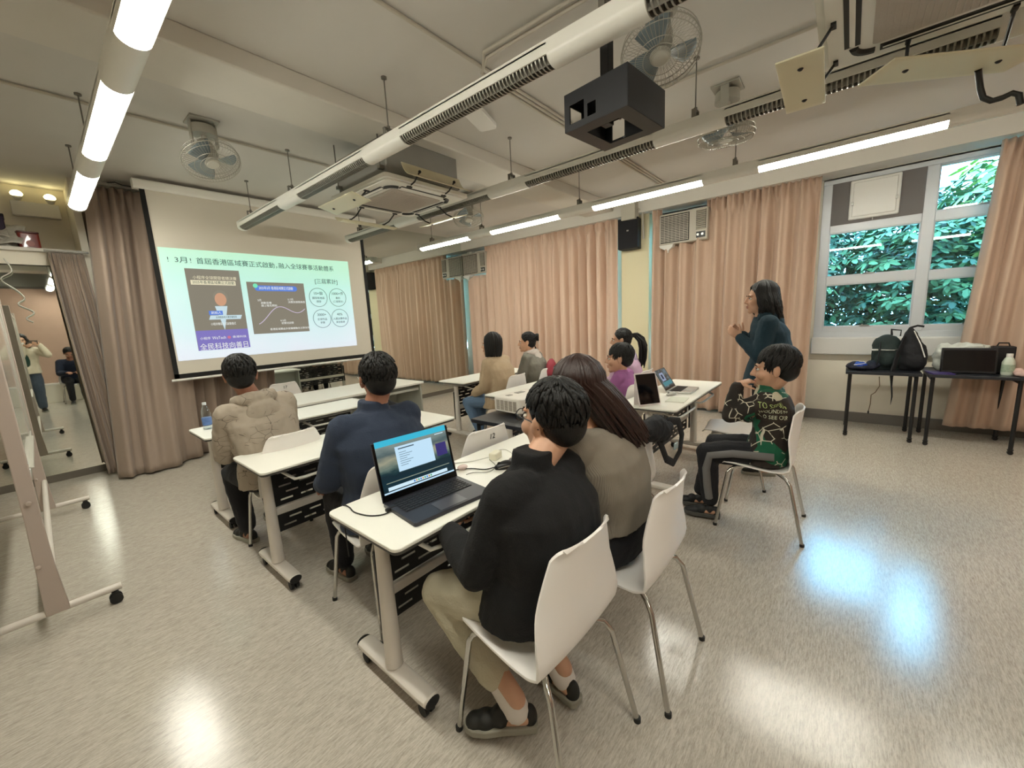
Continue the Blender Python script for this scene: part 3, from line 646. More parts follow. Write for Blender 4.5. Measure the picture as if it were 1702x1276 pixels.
tx('小程序賽區正式啟動儀式', 1.41, 1.605, .036, INKW, w=.26); tx('WeTech', 1.40, 1.44, .05, INKW, w=.14); tx('小程序', 1.28, 1.44, .035, INKW); tx('香港科技', 1.61, 1.44, .03, INKW, w=.15); MB().cyl((1.575, -.003, 1.44), (1.575, -.004, 1.44), .018).build('red_dot', PINKD, sl, smooth=0)
tx('全民科技向善日', 1.265, 1.335, .085, INKW, w=.5)
sq('slide_chart', 1.853, 2.558, 1.46, 2.122, BRN); MB().prism(rrect(.52, .07, .034), 0, .002, M=T((2.2, -.002, 2.045)) @ RX(pi / 2)).build('chart_pill', BLU, sl, smooth=0); tx('2025年3月 香港區域賽正式啟動', 1.985, 2.045, .045, INKW, w=.42, y=-.006)
MB().cyl((1.95, -.004, 2.075), (1.95, -.006, 2.075), .028).build('chart_dot', glow('slide_green', '#7ff0c0', .9), sl, smooth=0)
MB().tube([(1.93 + .6 * i / 24, -.003, 1.66 + .075 * sin(i / 24 * 7 - 1.4) + .16 * i / 24) for i in range(25)], .005, 6).build('chart_curve', glow('slide_lilac', '#cfc0d8', .9), sl)
for s, x, z in (('3月', 1.95, 1.89), ('啟動宣傳', 1.985, 1.855), ('線上報名開始', 1.985, 1.82), ('5-7月', 2.32, 1.9), ('決賽及頒獎典禮', 2.32, 1.865), ('4-5月', 2.19, 1.62), ('初賽培訓營', 2.2, 1.585), ('香港區域賽由多家機構聯合主辦支持', 2.05, 1.51)): tx(s, x, z, .032, INKW)
tx('[三屆累計]', 2.885, 2.156, .075, INK, 'CENTER', .33)
for cx, cz, a, b, c in ((2.742, 1.932, '10+個', '國家和地區', '開發'), (3.03, 1.932, '1000+件', '專利', '(三屆累計)'), (2.76, 1.63, '3000+', '全球作品', '參賽'), (3.03, 1.63, '40%', '入圍決賽作品', '來自香港')):
    MB().tube([(cx + .128 * cos(2 * pi * i / 40), -.003, cz + .13 * sin(2 * pi * i / 40)) for i in range(40)], .003, 5, closed=True).build('stat_circle', INK, sl)
    tx(a, cx, cz + .055, .052, INK, 'CENTER'); tx(b, cx, cz - .01, .036, INK, 'CENTER'); tx(c, cx, cz - .06, .034, INK, 'CENTER')
hz = MB(); hp_ = [V(p) for p in ((3.2, -.41, 2.595), (3.25, -.425, 2.56), (3.25, -.432, 2.52), (3.25, -.445, 2.475), (3.25, -.475, 2.45), (3.25, -.51, 2.452), (3.25, -.54, 2.462), (3.25, -.562, 2.448), (3.25, -.572, 2.40))]
hz.tube(hp_, .013, 10); tag(hz.build('hose', CABLE, smooth=80), 'black bent hose hanging under the cream deflector plate at the upper right', 'hose')
# ---------------------------------------------------------------- training tables
LEGM = mat('leg_paint', '#d8d0c6', .35)
def slotted(w, h, rows, sl=.075, gap=.05, th=.004):
    mb = MB(); rh = h / (rows + .5); slot = .012
    n = int((w - .06) / (sl + gap))
    z = -h / 2
    for r in range(rows):
        zc = -h / 2 + rh * (r + .75); mb.box((0, 0, (z + zc - slot / 2) / 2), (w, th, zc - slot / 2 - z)); z = zc + slot / 2
        off = (sl + gap) / 2 if r % 2 else 0; x = -w / 2; s = -w / 2 + .04 + off * .6
        while s + sl < w / 2 - .02:
            mb.box(((x + s) / 2, 0, zc), (s - x, th, slot)); x = s + sl; s = x + gap
        mb.box(((x + w / 2) / 2, 0, zc), (w / 2 - x, th, slot))
    mb.box((0, 0, (z + h / 2) / 2), (w, th, h / 2 - z)); return mb
def training_table(x, y, label, L=1.40, D=.49, rz=0, H=.745):
    t = thing('training_table', label, 'table', (x, y, 0), rz, 'white training tables')
    MB().prism(rrect(L, D, .03), H - .014, H).build('tabletop', TTOP, t, bevel=.003)
    MB().prism(rrect(L - .008, D - .008, .028), H - .026, H - .014).build('edge_band', DARKEDGE, t, smooth=40)
    for s in (-1, 1):
        xx = s * (L / 2 - .09); l = MB(); P = lambda z, a, b: [V((xx + a * cos(q), b * sin(q), z)) for q in [2 * pi * i / 20 for i in range(20)]]
        l.loft([P(.10, .036, .036), P(.2, .034, .034), P(H - .12, .027, .027), P(H - .026, .03, .03)]); l.build('leg', LEGM, t)
        f = MB(); rings = []
        for q, w in ((-.245, .6), (-.235, .95), (-.2, 1), (.2, 1), (.235, .95), (.245, .6)):
            rings.append([V((xx + a * w, q, .075 + b * w)) for a, b in [(.038 * cos(g), .026 * sin(g) + .004 * cos(2 * g)) for g in [2 * pi * i / 16 for i in range(16)]]])
        f.loft(rings); fo = f.build('foot_bar', LEGM, t)
        for e in (-1, 1):
            MB().loft([[V((xx + a * .98, e * .246, .075 + b)) for a, b in [(.034 * cos(g), .022 * sin(g)) for g in [2 * pi * i / 16 for i in range(16)]]], [V((xx + a * .9, e * .251, .075 + b)) for a, b in [(.034 * cos(g), .022 * sin(g)) for g in [2 * pi * i / 16 for i in range(16)]]]]).build('foot_cap', RUBBER, fo)
            c = MB(); c.cyl((xx, e * .21, .055), (xx, e * .21, .04), .012); 
            for d in (-.014, .014): c.cyl((xx + d - .008, e * .21 - e * .006, .025), (xx + d + .008, e * .21 - e * .006, .025), .025, n=20)
            c.box((xx, e * .21, .045), (.02, .035, .02)); c.build('caster', RUBBER, fo)
        sb = MB(); sb.box((xx, .05, H - .045), (.05, .34, .035)); sb.build('bracket', LEGM, t, bevel=.006)
        st = MB(); st.box((xx + s * -.0, .045, .42), (.03, .012, .36)); st.build('panel_strap', BLACKM, t, bevel=.003)
    W = L - .26
    p = slotted(W, .24, 5); p.build('modesty_panel', BLACKM, t, loc=(0, .06, .535), smooth=0)
    p = slotted(W, .11, 2); p.build('modesty_panel', BLACKM, t, loc=(0, .06, .30), smooth=0)
    MB().box((0, .06, .385), (W + .06, .03, .05)).build('crossbeam', LEGM, t, bevel=.008)
    r = MB(); z = H - .1
    for s in (-1, 1):
        x0 = s * .05; x1 = s * (W / 2 - .02)
        r.tube([(x0, .02, z + .06), (x0, -.1, z + .03), (x0 + s * .03, -.2, z), (x0 + s * .08, -.215, z), (x1 - s * .08, -.215, z), (x1 - s * .03, -.2, z), (x1, -.1, z + .03), (x1, .02, z + .06)], .009, 8)
    for q in (-.06, -.0): r.cyl((-W / 2 + .04, q, z + .03), (W / 2 - .04, q, z + .03), .004, n=6)
    r.build('book_rail', WMETAL, t, smooth=60)
    return t
training_table(1.37, 1.365, 'white training table nearest the camera, with the open dark laptop on it')
training_table(1.37, 2.60, 'white training table in front of the blue sweater man, second of the left rows')
training_table(1.39, 3.775, 'white training table with the water bottle, in front of the hooded boy')
training_table(3.76, 1.20, 'white training table carrying the silver laptop and the tablet', L=1.45)
training_table(3.58, 2.56, 'white training table in front of the purple sweater child, behind the white projector', L=1.45)
training_table(3.98, 3.79, 'white training table in front of the beige cardigan woman')
# front desk
t = thing('front_desk', 'white desk closest to the projection screen with solid end panels', 'table', (2.36, 4.58, 0))
MB().prism(rrect(1.65, .78, .02), .72, .745).build('tabletop', TTOP, t, bevel=.003)
GP = mat('desk_panel', '#b9bab0', .45)
for s in (-1, 1): MB().box((s * .79, 0, .36), (.025, .7, .72)).build('end_panel', GP, t, bevel=.002)
MB().box((0, .2, .45), (1.55, .02, .5)).build('front_panel', GP, t, bevel=.002)
tray = MB(); tray.box((0, -.3, .66), (1.5, .12, .03)); tray.build('cable_tray', GP, t, bevel=.003)
# small black folding tables
BT = mat('black_laminate', '#24262c', .3, var=.1)
def folding_table(x, y, L, D, label, group=None, H=.74, rz=0):
    t = thing('folding_table', label, 'table', (x, y, 0), rz)
    MB().prism(rrect(L, D, .012), H - .03, H).build('tabletop', BT, t, bevel=.003)
    for sx in (-1, 1):
        for sy in (-1, 1):
            l = MB(); l.cyl((sx * (L / 2 - .05), sy * (D / 2 - .04), .05), (sx * (L / 2 - .05), sy * (D / 2 - .04), H - .03), .016, n=12); lo = l.build('leg', BLACKM, t)
            c = MB(); c.cyl((sx * (L / 2 - .05), sy * (D / 2 - .04), .05), (sx * (L / 2 - .05), sy * (D / 2 - .04), .03), .022, .016, n=12); c.cyl((sx * (L / 2 - .05) - .01, sy * (D / 2 - .04), .02), (sx * (L / 2 - .05) + .01, sy * (D / 2 - .04), .02), .02, n=14); c.build('caster', RUBBER, lo)
    for sy in (-1, 1): MB().box((0, sy * (D / 2 - .04), H - .05), (L - .12, .02, .035)).build('apron', BLACKM, t, bevel=.002)
    return t
folding_table(2.46, 1.99, .64, .55, 'small black table carrying the white projector', H=.725)
folding_table(5.98, -.315, .58, .60, 'black folding table under the window carrying the backpacks')
folding_table(5.98, -.97, .62, .64, 'black folding table under the window carrying the dark monitor box')

# ---------------------------------------------------------------- moulded chairs
def make_chair():
    t = empty('moulded_chair')
    prof_ = [(.235, .425, .17), (.215, .447, .19), (.15, .452, .205), (.05, .442, .215), (-.05, .434, .222), (-.115, .44, .228), (-.155, .462, .233), (-.174, .51, .236), (-.181, .57, .232), (-.185, .64, .22), (-.19, .71, .2), (-.197, .77, .178), (-.203, .82, .156), (-.206, .838, .142), (-.207, .845, .122)]
    N = 14
    def fn(u, v):
        k = v * (len(prof_) - 1); i = min(int(k), len(prof_) - 2); f = k - i; y = prof_[i][0] * (1 - f) + prof_[i + 1][0] * f; z = prof_[i][1] * (1 - f) + prof_[i + 1][1] * f; w = prof_[i][2] * (1 - f) + prof_[i + 1][2] * f
        s = (u - .5) * 2; x = s * w; back = min(1, max(0, (v - .42) / .25)); c = s * s
        y += back * c * .045 * (1 if v < .85 else max(0, 1 - (v - .85) * 4)); z += (1 - back) * c * .018 - (.012 * c if v > .98 else 0)
        return V((x, y, z))
    m = MB(); m.grid(fn, N, 40); o = m.build('shell', SHELL, t, smooth=60, solid=.009, bevel=.002)
    for sx in (-1, 1):
        l = MB(); l.tube([(sx * .1, .1, .425), (sx * .15, .145, .43), (sx * .178, .175, .415), (sx * .185, .19, .39), (sx * .215, .25, 0.004)], .0105, 10); l.build('leg', CHROME, t, smooth=60)
        l = MB(); l.tube([(sx * .06, -.02, .423), (sx * .13, -.09, .418), (sx * .172, -.14, .40), (sx * .186, -.165, .365), (sx * .225, -.245, .004)], .0105, 10); l.build('leg', CHROME, t, smooth=60)
        for yy, xx in ((.25, .215), (-.245, .225)): MB().cyl((sx * xx, yy, 0), (sx * xx, yy, .018), .013, n=12).build('foot_cap', RUBBER, t)
    f = MB(); f.box((0, .03, .423), (.2, .26, .012)); f.build('seat_mount', BLACKM, t, bevel=.003)
    return t
CH0 = make_chair(); _first = [True]
def chair(x, y, rz, label):
    o = CH0 if _first[0] else copy_tree(CH0); _first[0] = False
    o.location = (x, y, 0); o.rotation_euler = (0, 0, rz); tag(o, label, 'chair', 'white moulded chairs'); return o
chair(.985, 2.90, .03, 'white moulded chair under the hooded boy in the third row')
chair(1.07, 1.845, 0, 'white moulded chair under the blue sweater man')
chair(1.0, .755, -.03, 'white moulded chair in the foreground under the black jacket man')
chair(1.53, .665, .0, 'white moulded chair under the long haired woman')
chair(2.12, 1.02, .0, 'white moulded chair with the black sling bag hung on its back')
chair(3.09, .385, .05, 'white moulded chair under the boy in the lettered jacket')
chair(3.82, .70, .1, 'empty white moulded chair just beyond the boy in the lettered jacket')
n1 = chair(1.73, 1.84, -.06, 'empty white chair marked 12 beyond the near table')
n2 = chair(1.93, 5.55, pi + pi, 'empty white chair marked 17 in front of the projection screen')
chair(1.72, 3.06, 0, 'white moulded chair with the black jacket over its back')
chair(3.60, 3.13, .05, 'white moulded chair under the beige cardigan woman')
chair(4.25, 3.12, 0, 'white moulded chair under the woman with the hair clip')
chair(3.56, 1.67, .05, 'white moulded chair under the purple sweater child')
chair(4.45, 1.90, 0, 'white moulded chair under the woman with the ponytail')
for o, s in ((n1, '12'), (n2, '17')):
    text('seat_number', s, .05, mat('marker_ink', '#2a2a2a', .6), o, (0, -.2075, .79), rot=(pi / 2 + .16, 0, 0), align='CENTER')

# ---------------------------------------------------------------- laptops and desk things
def screen_mat(name, bright=1.0, sky=('#2f6f86', '#8aa9a4', '#c9c2a4')):
    m, n, L, b = nodes(name, .25); b.inputs['Base Color'].default_value = (.01, .01, .01, 1)
    tc = n.new('ShaderNodeTexCoord'); sp = n.new('ShaderNodeSeparateXYZ'); L.new(tc.outputs['Generated'], sp.inputs[0])
    nz = tex(n, L, 'Noise', 3.5, (1, 1, 2.2), coord='Generated', Detail=6)
    a = n.new('ShaderNodeMath'); a.operation = 'MULTIPLY_ADD'; a.inputs[1].default_value = .28; L.new(nz.outputs[0], a.inputs[0]); L.new(sp.outputs[2], a.inputs[2])
    r = ramp(n, [(0, '#04141c'), (.3, '#0c2c38'), (.47, '#0b2530'), (.52, '#16363c'), (.6, '#5d716a'), (.72, '#9a9a84'), (.85, '#4c5f62'), (1, '#7d8c88')]); L.new(a.outputs[0], r.inputs[0])
    L.new(r.outputs[0], b.inputs['Emission Color']); b.inputs['Emission Strength'].default_value = bright; return m
DGREY = mat('laptop_grey', '#3a3a40', .35, metal=.5); KEYS = mat('laptop_keys', '#121216', .5); BEZ = mat('laptop_bezel', '#050506', .25)
CY = glow('screen_cyan', '#2fb8d8', .95); LB = glow('screen_lightblue', '#bfe0f6', 1.0); WBAR = glow('screen_white', '#cfeaf8', 1.0); INKS = glow('screen_ink', '#33556a', .5)
def laptop(loc, rz, label, tilt=radians(18), w=.36, d=.245, body=DGREY, dark=True, disp=None, bar=True):
    t = thing('laptop', label, 'laptop', loc, rz)
    MB().prism(rrect(w, d, .012), 0, .016).build('base', body, t, bevel=.002)
    k = MB(); k.box((0, d * .15, .0165), (w * .86, d * .45, .001), mi=1)
    kw = w * .86 / 15
    for r in range(6):
        for c in range(15): k.box((-w * .43 + kw * (c + .5), d * .15 - d * .225 + d * .45 / 6 * (r + .5), .018), (kw * .84, d * .45 / 6 * .8, .002))
    k.build('keyboard', [KEYS, mat('key_well', '#2c2c30', .5)] if dark else [KEYS, KEYS], t, smooth=0)
    MB().box((0, -d * .29, .0164), (w * .34, d * .32, .0012)).build('touchpad', mat('touchpad' + ('d' if dark else 'l'), '#46464c' if dark else '#b9b9b6', .3), t, bevel=.0005)
    hd = empty('screen_lid', (0, d / 2 - .004, .014)); hd.parent = t; hd.rotation_euler = (-tilt, 0, 0)
    lid = MB().box((0, .003, w * .33), (w, .006, w * .66)); bpy.data.objects.remove(hd)
    lo = lid.build('screen_lid', body, t, loc=(0, d / 2 - .004, .014), rot=(-tilt, 0, 0), bevel=.002)
    MB().box((0, -.0006, w * .33), (w * .985, .001, w * .645)).build('bezel', BEZ, lo, smooth=0)
    hh = w * .59; z0 = .028 * w / .36
    MB().box((0, -.0016, z0 + hh / 2), (w * .93, .0006, hh)).build('display', disp or screen_mat('desktop_picture', 1.0), lo, smooth=0)
    def rc(nm, x0, x1, a0, a1, m, y=-.0024):
        W = w * .93; return MB().add([(-W / 2 + W * x0, y, z0 + hh * a0), (-W / 2 + W * x1, y, z0 + hh * a0), (-W / 2 + W * x1, y, z0 + hh * a1), (-W / 2 + W * x0, y, z0 + hh * a1)], [(0, 1, 2, 3)]).build(nm, m, lo, smooth=0)
    if dark:
        rc('title_bar', 0, 1, .885, 1, CY); rc('dialog_window', .24, .76, .34, .82, LB); rc('task_bar', .06, .9, .05, .115, WBAR); rc('bottom_strip', 0, 1, 0, .03, LB)
        rc('poster_picture', .8, .96, .4, .66, glow('screen_violet', '#3a2f8a', .6))
        rc('light_streak', .05, .95, .185, .2, glow('screen_streak', '#a8b4a0', .6))
        for i in range(7): rc('dialog_text', .28, .28 + .1 + .04 * (i % 3), .44 + i * .042, .448 + i * .042, INKS, -.003)
        rc('dialog_title', .28, .5, .76, .78, INKS, -.003)
        for i in range(9): rc('task_icon', .4 + i * .03, .42 + i * .03, .065, .1, glow('icon_%s' % 'abc'[i % 3], ('#3a7fd8', '#e0a040', '#48b070')[i % 3], .8), -.003)
        rc('corner_icons', .82, .95, .845, .86, WBAR, -.003)
        MB().cyl((w * .44, -d * .42, .016), (w * .44, -d * .42, .017), .006).build('sticker', CHROME, t)
    else:
        rc('photo_window', .18, .55, .35, .8, glow('screen_pale', '#9aa4c0', .8)); rc('photo_dark', .27, .43, .45, .7, glow('screen_navy', '#20304a', .5), -.003); rc('teal_band', .1, .95, .08, .3, glow('screen_teal', '#4f8f98', .7)); rc('photo_corner', .66, .9, .72, .92, glow('screen_slate', '#6a7884', .7), -.003)
    return t
laptop((1.012, 1.30, .745), radians(-6), 'open dark grey laptop showing a landscape desktop on the nearest table', radians(14), .385, .26)
SILVER = mat('laptop_silver', '#c9c8c4', .3, metal=.6)
def disp2():
    m, n, L, b = nodes('silver_desktop', .25); b.inputs['Base Color'].default_value = (.01, .01, .01, 1)
    nz = tex(n, L, 'Noise', 4, coord='Generated', Detail=5); r = ramp(n, [(.3, '#10181c'), (.5, '#34464c'), (.7, '#7c98a0')]); L.new(nz.outputs[0], r.inputs[0]); L.new(r.outputs[0], b.inputs['Emission Color']); b.inputs['Emission Strength'].default_value = .6; return m
laptop((3.86, 1.16, .745), radians(3), 'open silver laptop on the right hand table near the standing woman', radians(32), .32, .22, SILVER, False, disp2())
def mouse(loc, rz, label, m1, m2, s=1):
    t = thing('computer_mouse', label, 'mouse', loc, rz); r = []
    for q in range(13):
        u = q / 12; y = (u - .5) * .118 * s; w = .031 * s * sin(pi * min(1, max(0, .1 + .86 * u))) ** .45; h = .037 * s * sin(pi * (.14 + .76 * u)) ** .8
        r.append([V((w * cos(a), y, max(.002, h * max(0, sin(a)) ** .8 + .002))) for a in [pi * i / 12 for i in range(13)]])
    MB().loft(r).build('shell', m1, t, smooth=80)
    MB().cyl((-.004, .035 * s, .026 * s), (.004, .035 * s, .026 * s), .01 * s).build('scroll_wheel', RUBBER, t)
    for sx in (-1, 1): MB().tube([(sx * .031 * s * sin(pi * (.1 + .86 * u)) ** .45, (u - .5) * .118 * s, .006 + .012 * s * sin(pi * u)) for u in [i / 10 for i in range(1, 10)]], .002 * s, 6).build('side_trim', m2, t)
    return t
mouse((1.455, 1.30, .745), radians(60), 'black wired mouse on the nearest table beside the laptop', BLACKP, GREYM)
mouse((3.60, 1.18, .745), radians(70), 'pale wireless mouse on the right table between the tablet and silver laptop', mat('mouse_pale', '#a9a7a0', .35), GREYM, .9)
def cable(pts, label, r=.0028, m=None, cat='cable'):
    # smooth through points
    P = [V(p) for p in pts]; out = []
    for i in range(len(P) - 1):
        p0, p1, p2, p3 = P[max(i - 1, 0)], P[i], P[i + 1], P[min(i + 2, len(P) - 1)]
        for k in range(6):
            q = k / 6; out.append(.5 * ((2 * p1) + (p2 - p0) * q + (2 * p0 - 5 * p1 + 4 * p2 - p3) * q * q + (3 * p1 - p0 - 3 * p2 + p3) * q ** 3))
    out.append(P[-1]); return tag(MB().tube(out, r, 7).build('cable', m or CABLE, smooth=80), label, cat)
Z = .7485
cable([(1.41, 1.33, .757), (1.37, 1.37, Z), (1.34, 1.44, Z), (1.27, 1.50, Z), (1.235, 1.47, Z), (1.22, 1.42, .753)], 'thin black mouse cable looping over the nearest table')
cable([(.845, 1.385, .758), (.80, 1.38, Z), (.755, 1.42, Z), (.735, 1.50, Z), (.745, 1.56, Z), (.742, 1.605, .745), (.742, 1.62, .68), (.745, 1.62, .5)], 'black charging cable from the left side of the near laptop over the table edge')
MB().box((.833, 1.386, .757), (.05, .014, .012)).build('usb_plug', BLACKP, bevel=.002); tag(bpy.data.objects['usb_plug'], 'black plug at the left side of the near laptop', 'plug')
cable([(1.56, 1.45, .76), (1.60, 1.52, Z), (1.66, 1.49, Z), (1.64, 1.42, Z), (1.61, 1.39, .757)], 'short white cable between the charger and the phone', .0022, CABLEW)
cable([(1.49, 1.44, .765), (1.42, 1.51, Z), (1.36, 1.56, Z), (1.30, 1.59, Z), (1.27, 1.60, .74), (1.27, 1.625, .6)], 'white cable from the charger over the far edge of the nearest table', .0024, CABLEW)
cable([(1.46, 1.42, .762), (1.44, 1.36, Z), (1.36, 1.33, Z), (1.31, 1.39, Z), (1.27, 1.40, Z)], 'grey thin cable lying between charger and laptop', .002, GREYM)
t = thing('charger', 'white cube phone charger on the nearest table', 'charger', (1.525, 1.435, .745), .25); MB().box((0, 0, .02), (.075, .045, .04)).build('body', mat('charger_cream', '#e9e4cc', .35), t, bevel=.006); MB().box((.042, 0, .02), (.012, .012, .008)).build('plug', WHITE, t, bevel=.002)
t = thing('phone', 'phone in a pale patterned case on the nearest table', 'phone', (1.60, 1.335, .745), .35); MB().prism(rrect(.155, .076, .012), 0, .01).build('case', mat('phone_case', '#c9b7ac', .4, var=.35, vscale=40), t, bevel=.002); MB().prism(rrect(.14, .066, .008), .01, .0112).build('picture', mat('phone_print', '#b8a58c', .3, var=.5, vscale=60), t, smooth=0); MB().prism(rrect(.03, .03, .008), .0112, .014, M=T((-.055, .015, 0))).build('camera', BLACKP, t)
t = thing('earphone_case', 'small pink white earphone case at the laptop on the nearest table', 'earphones', (1.315, 1.475, .745)); MB().ell((0, 0, .012), (.03, .022, .012)).build('case', mat('case_pink', '#e6cfc8', .25), t)
# tablet and booklet on the right table
t = thing('tablet', 'white tablet standing upright on the right hand table', 'tablet', (3.12, 1.20, .745), radians(-35)); 
MB().prism(rrect(.20, .27, .01), -.004, .004, M=T((0, .02, .135)) @ RX(radians(72))).build('cover', mat('tablet_cover', '#ddd2d0', .5), t, bevel=.002); MB().prism(rrect(.18, .245, .006), .0042, .0058, M=T((0, .02, .135)) @ RX(radians(72))).build('display', mat('tablet_glass', '#05060a', .08), t, smooth=0)
MB().add([(-.09, .07, .002), (.09, .07, .002), (.09, .065, .2), (-.09, .065, .2)], [(0, 1, 2, 3)]).build('stand_flap', mat('tablet_cover', '#ddd2d0'), t, solid=.004, rot=(0, 0, 0))
t = thing('booklet', 'thin white booklet lying on the right hand table edge', 'booklet', (3.42, 1.07, .745), .1); MB().box((0, 0, .004), (.21, .15, .008)).build('pages', mat('paper_white', '#e2e0d4', .6), t, bevel=.001); MB().box((0, 0, .0086), (.2, .14, .001)).build('cover', mat('paper_cover', '#d6d8c8', .5, var=.1, vscale=30), t)
# projector
t = thing('projector', 'white data projector with slotted vents on the small black table', 'projector', (2.575, 2.06, .725), radians(-4))
PJ = mat('projector_white', '#e6e0d6', .4)
MB().prism(rrect(.42, .30, .03), .022, .145).build('case', PJ, t, bevel=.01)
g = MB()
for i in range(5):
    for k in range(9): g.box((-.2105, -.095 + i * .047, .045 + k * .009), (.004, .036, .0045), mi=0)
g.build('vent', mat('vent_shadow', '#7c6f60', .8), t, smooth=0)
v = MB(); v.cyl((.06, .15, .085), (.06, .165, .085), .035, n=24); v.build('lens', mat('lens_dark', '#0c1020', .1), t)
for sx, sy in ((-.17, -.11), (.17, -.11), (0, .11)): MB().cyl((sx, sy, 0), (sx, sy, .025), .012).build('foot', PJ, t)
b_ = MB(); b_.box((.02, .06, .1475), (.09, .05, .004)); b_.build('button_panel', GREYM, t, bevel=.001); b_ = MB(); b_.box((-.12, .05, .1475), (.05, .04, .004)); b_.build('badge', mat('logo_grey', '#9a948a', .5), t, bevel=.001)
c_ = MB()
for i, z in enumerate((.06, .06, .11)): c_.box((-.1 + i * .1, -.153, z), (.05, .012, .02))
c_.build('connector', BLACKP, t, bevel=.002)
cable([(2.45, 1.905, .835), (2.44, 1.83, .83), (2.42, 1.76, .78), (2.46, 1.72, .735), (2.56, 1.73, .7), (2.6, 1.70, .4), (2.6, 1.72, .02)], 'black video cable hanging from the back of the projector', .004)
cable([(2.55, 1.90, .785), (2.54, 1.82, .78), (2.50, 1.76, .742), (2.40, 1.75, .732), (2.33, 1.80, .73), (2.36, 1.9, .73)], 'black power cable coiled on the small black table', .004)
# bottle and gadget on the third table
t = thing('water_bottle', 'clear plastic water bottle at the left end of the third table', 'bottle', (.795, 3.885, .745))
def clear():
    m, n, L, b = nodes('bottle_plastic', .05); n.remove(b); tr = n.new('ShaderNodeBsdfTransparent'); tr.inputs[0].default_value = (.86, .92, .94, 1); gl = n.new('ShaderNodeBsdfGlossy'); gl.inputs['Roughness'].default_value = .06; lw = n.new('ShaderNodeLayerWeight'); lw.inputs[0].default_value = .3; mx = n.new('ShaderNodeMixShader'); L.new(lw.outputs[1], mx.inputs[0]); L.new(tr.outputs[0], mx.inputs[1]); L.new(gl.outputs[0], mx.inputs[2]); L.new(mx.outputs[0], n['Material Output'].inputs[0]); return m
CLEAR = clear()
MB().lathe([(0, 0), (.03, 0), (.033, .01), (.031, .05), (.033, .09), (.033, .12), (.03, .15), (.015, .19), (.013, .2), (0, .2)], 20).build('body', CLEAR, t, smooth=60); MB().lathe([(.0335, .035), (.0325, .06), (.034, .095), (.0335, .096)], 20).build('label', mat('bottle_label', '#5f7fb8', .4, var=.4, vscale=40), t); MB().cyl((0, 0, .197), (0, 0, .216), .0145).build('cap', mat('cap_white', '#dfe4e8', .4), t)
t = thing('headset', 'black headset lying beside the water bottle', 'headset', (.86, 3.70, .745), .4)
m_ = MB(); m_.tube(arc((0, 0, .02), .06, -.4, 3.6, 16), .009, 8); m_.build('headband', BLACKP, t, smooth=60)
for s in (-1, 1): MB().ell((s * .05, -.03, .025), (.03, .022, .025)).build('ear_cup', BLACKP, t)
MB().tube([(.03, .02, .03), (.06, .05, .05), (.02, .07, .035), (-.05, .05, .02), (-.02, -.03, .01)], .006, 6).build('cord', BLACKP, t, smooth=60); MB().ell((.06, .0, .052), .008).build('tip', WHITE, t)
# ---------------------------------------------------------------- bags and things under the window
def fabric(name, c, v=.3): return mat(name, c, .85, var=v, vscale=12, bump=.3, bscale=120)
BAGB = fabric('bag_black', '#17181c'); BAGG = fabric('bag_grey', '#23302f')
t = thing('backpack', 'dark green black backpack leaning on the window sill', 'backpack', (6.02, -.36, .74), .15)
m = MB(); m.ell((0, 0, .17), (.12, .14, .19)); m.ell((-.07, 0, .12), (.08, .12, .11)); m.ell((0, .02, .26), (.1, .12, .12)); m.box((0, 0, .06), (.2, .24, .12)); link('body', baked(m, 'body', BAGG, .01, 4, .02, .08), t)
m = MB(); m.tube([(.02, -.09, .36), (.05, -.1, .42), (.05, -.02, .43), (.02, -.02, .37)], .012, 6, flat=.5); m.tube([(-.1, .09, .3), (-.15, .1, .2), (-.13, .11, .05)], .016, 6, flat=.4); m.build('strap', BAGB, t, smooth=60); MB().tube([(-.08, -.09, .24), (-.145, -.02, .22), (-.12, .09, .22)], .004, 6).build('zip', STEEL, t); MB().box((-.1, .13, .22), (.03, .05, .016)).build('tag', WHITE, t, bevel=.003)
t = thing('backpack', 'black pointed backpack standing right of the green black one', 'backpack', (6.0, -.535, .74), -.1)
m = MB(); m.limb([(0, 0, .08), (0, .0, .2), (.0, .01, .36), (.0, .02, .44)], [.13, .125, .06, .02]); m.ell((-.06, -.03, .1), (.09, .1, .1)); link('body', baked(m, 'body', BAGB, .01, 4, .02, .07), t)
m = MB(); m.tube([(0, .02, .45), (0, -.03, .47), (.0, -.08, .46)], .012, 6, flat=.5); m.tube([(-.07, .05, .36), (-.15, .09, .2), (-.17, .12, .0), (-.26, .12, -.05), (-.27, .11, -.18)], [.02, .03, .03, .025, .01], 6, flat=.4); m.tube([(-.27, .11, -.16), (-.275, .1, -.26), (-.272, .105, -.35)], [.018, .016, .003], 6, flat=.4); m.build('strap', BAGB, t, smooth=60); MB().tube([(-.06, -.01, .42), (-.1, -.07, .28), (-.12, -.11, .15)], .005, 6).build('reflective_piping', WHITE, t)
t = thing('folded_jacket', 'blue and black folded jacket on the black folding table', 'jacket', (5.93, -.13, .74))
m = MB(); m.ell((0, 0, .03), (.16, .12, .04)); m.ell((-.02, .03, .05), (.1, .07, .04)); m.ell((.02, -.08, .03), (.13, .09, .035)); m.ell((.05, -.12, .05), (.14, .07, .045)); link('folds', baked(m, 'folds', mat('jacket_navy', '#12182c', .7, var=.4), .009, 3, .03, .06), t)
m = MB(); m.ell((-.07, -.0, .055), (.08, .06, .035)); link('blue_panel', baked(m, 'blue_panel', mat('jacket_blue', '#2448a8', .5, var=.4, vscale=20), .008, 3, .025, .05), t); MB().tube([(-.13, .05, .06), (-.14, 0, .07), (-.1, -.05, .08), (-.04, -.03, .09)], .004, 6).build('piping', WHITE, t)
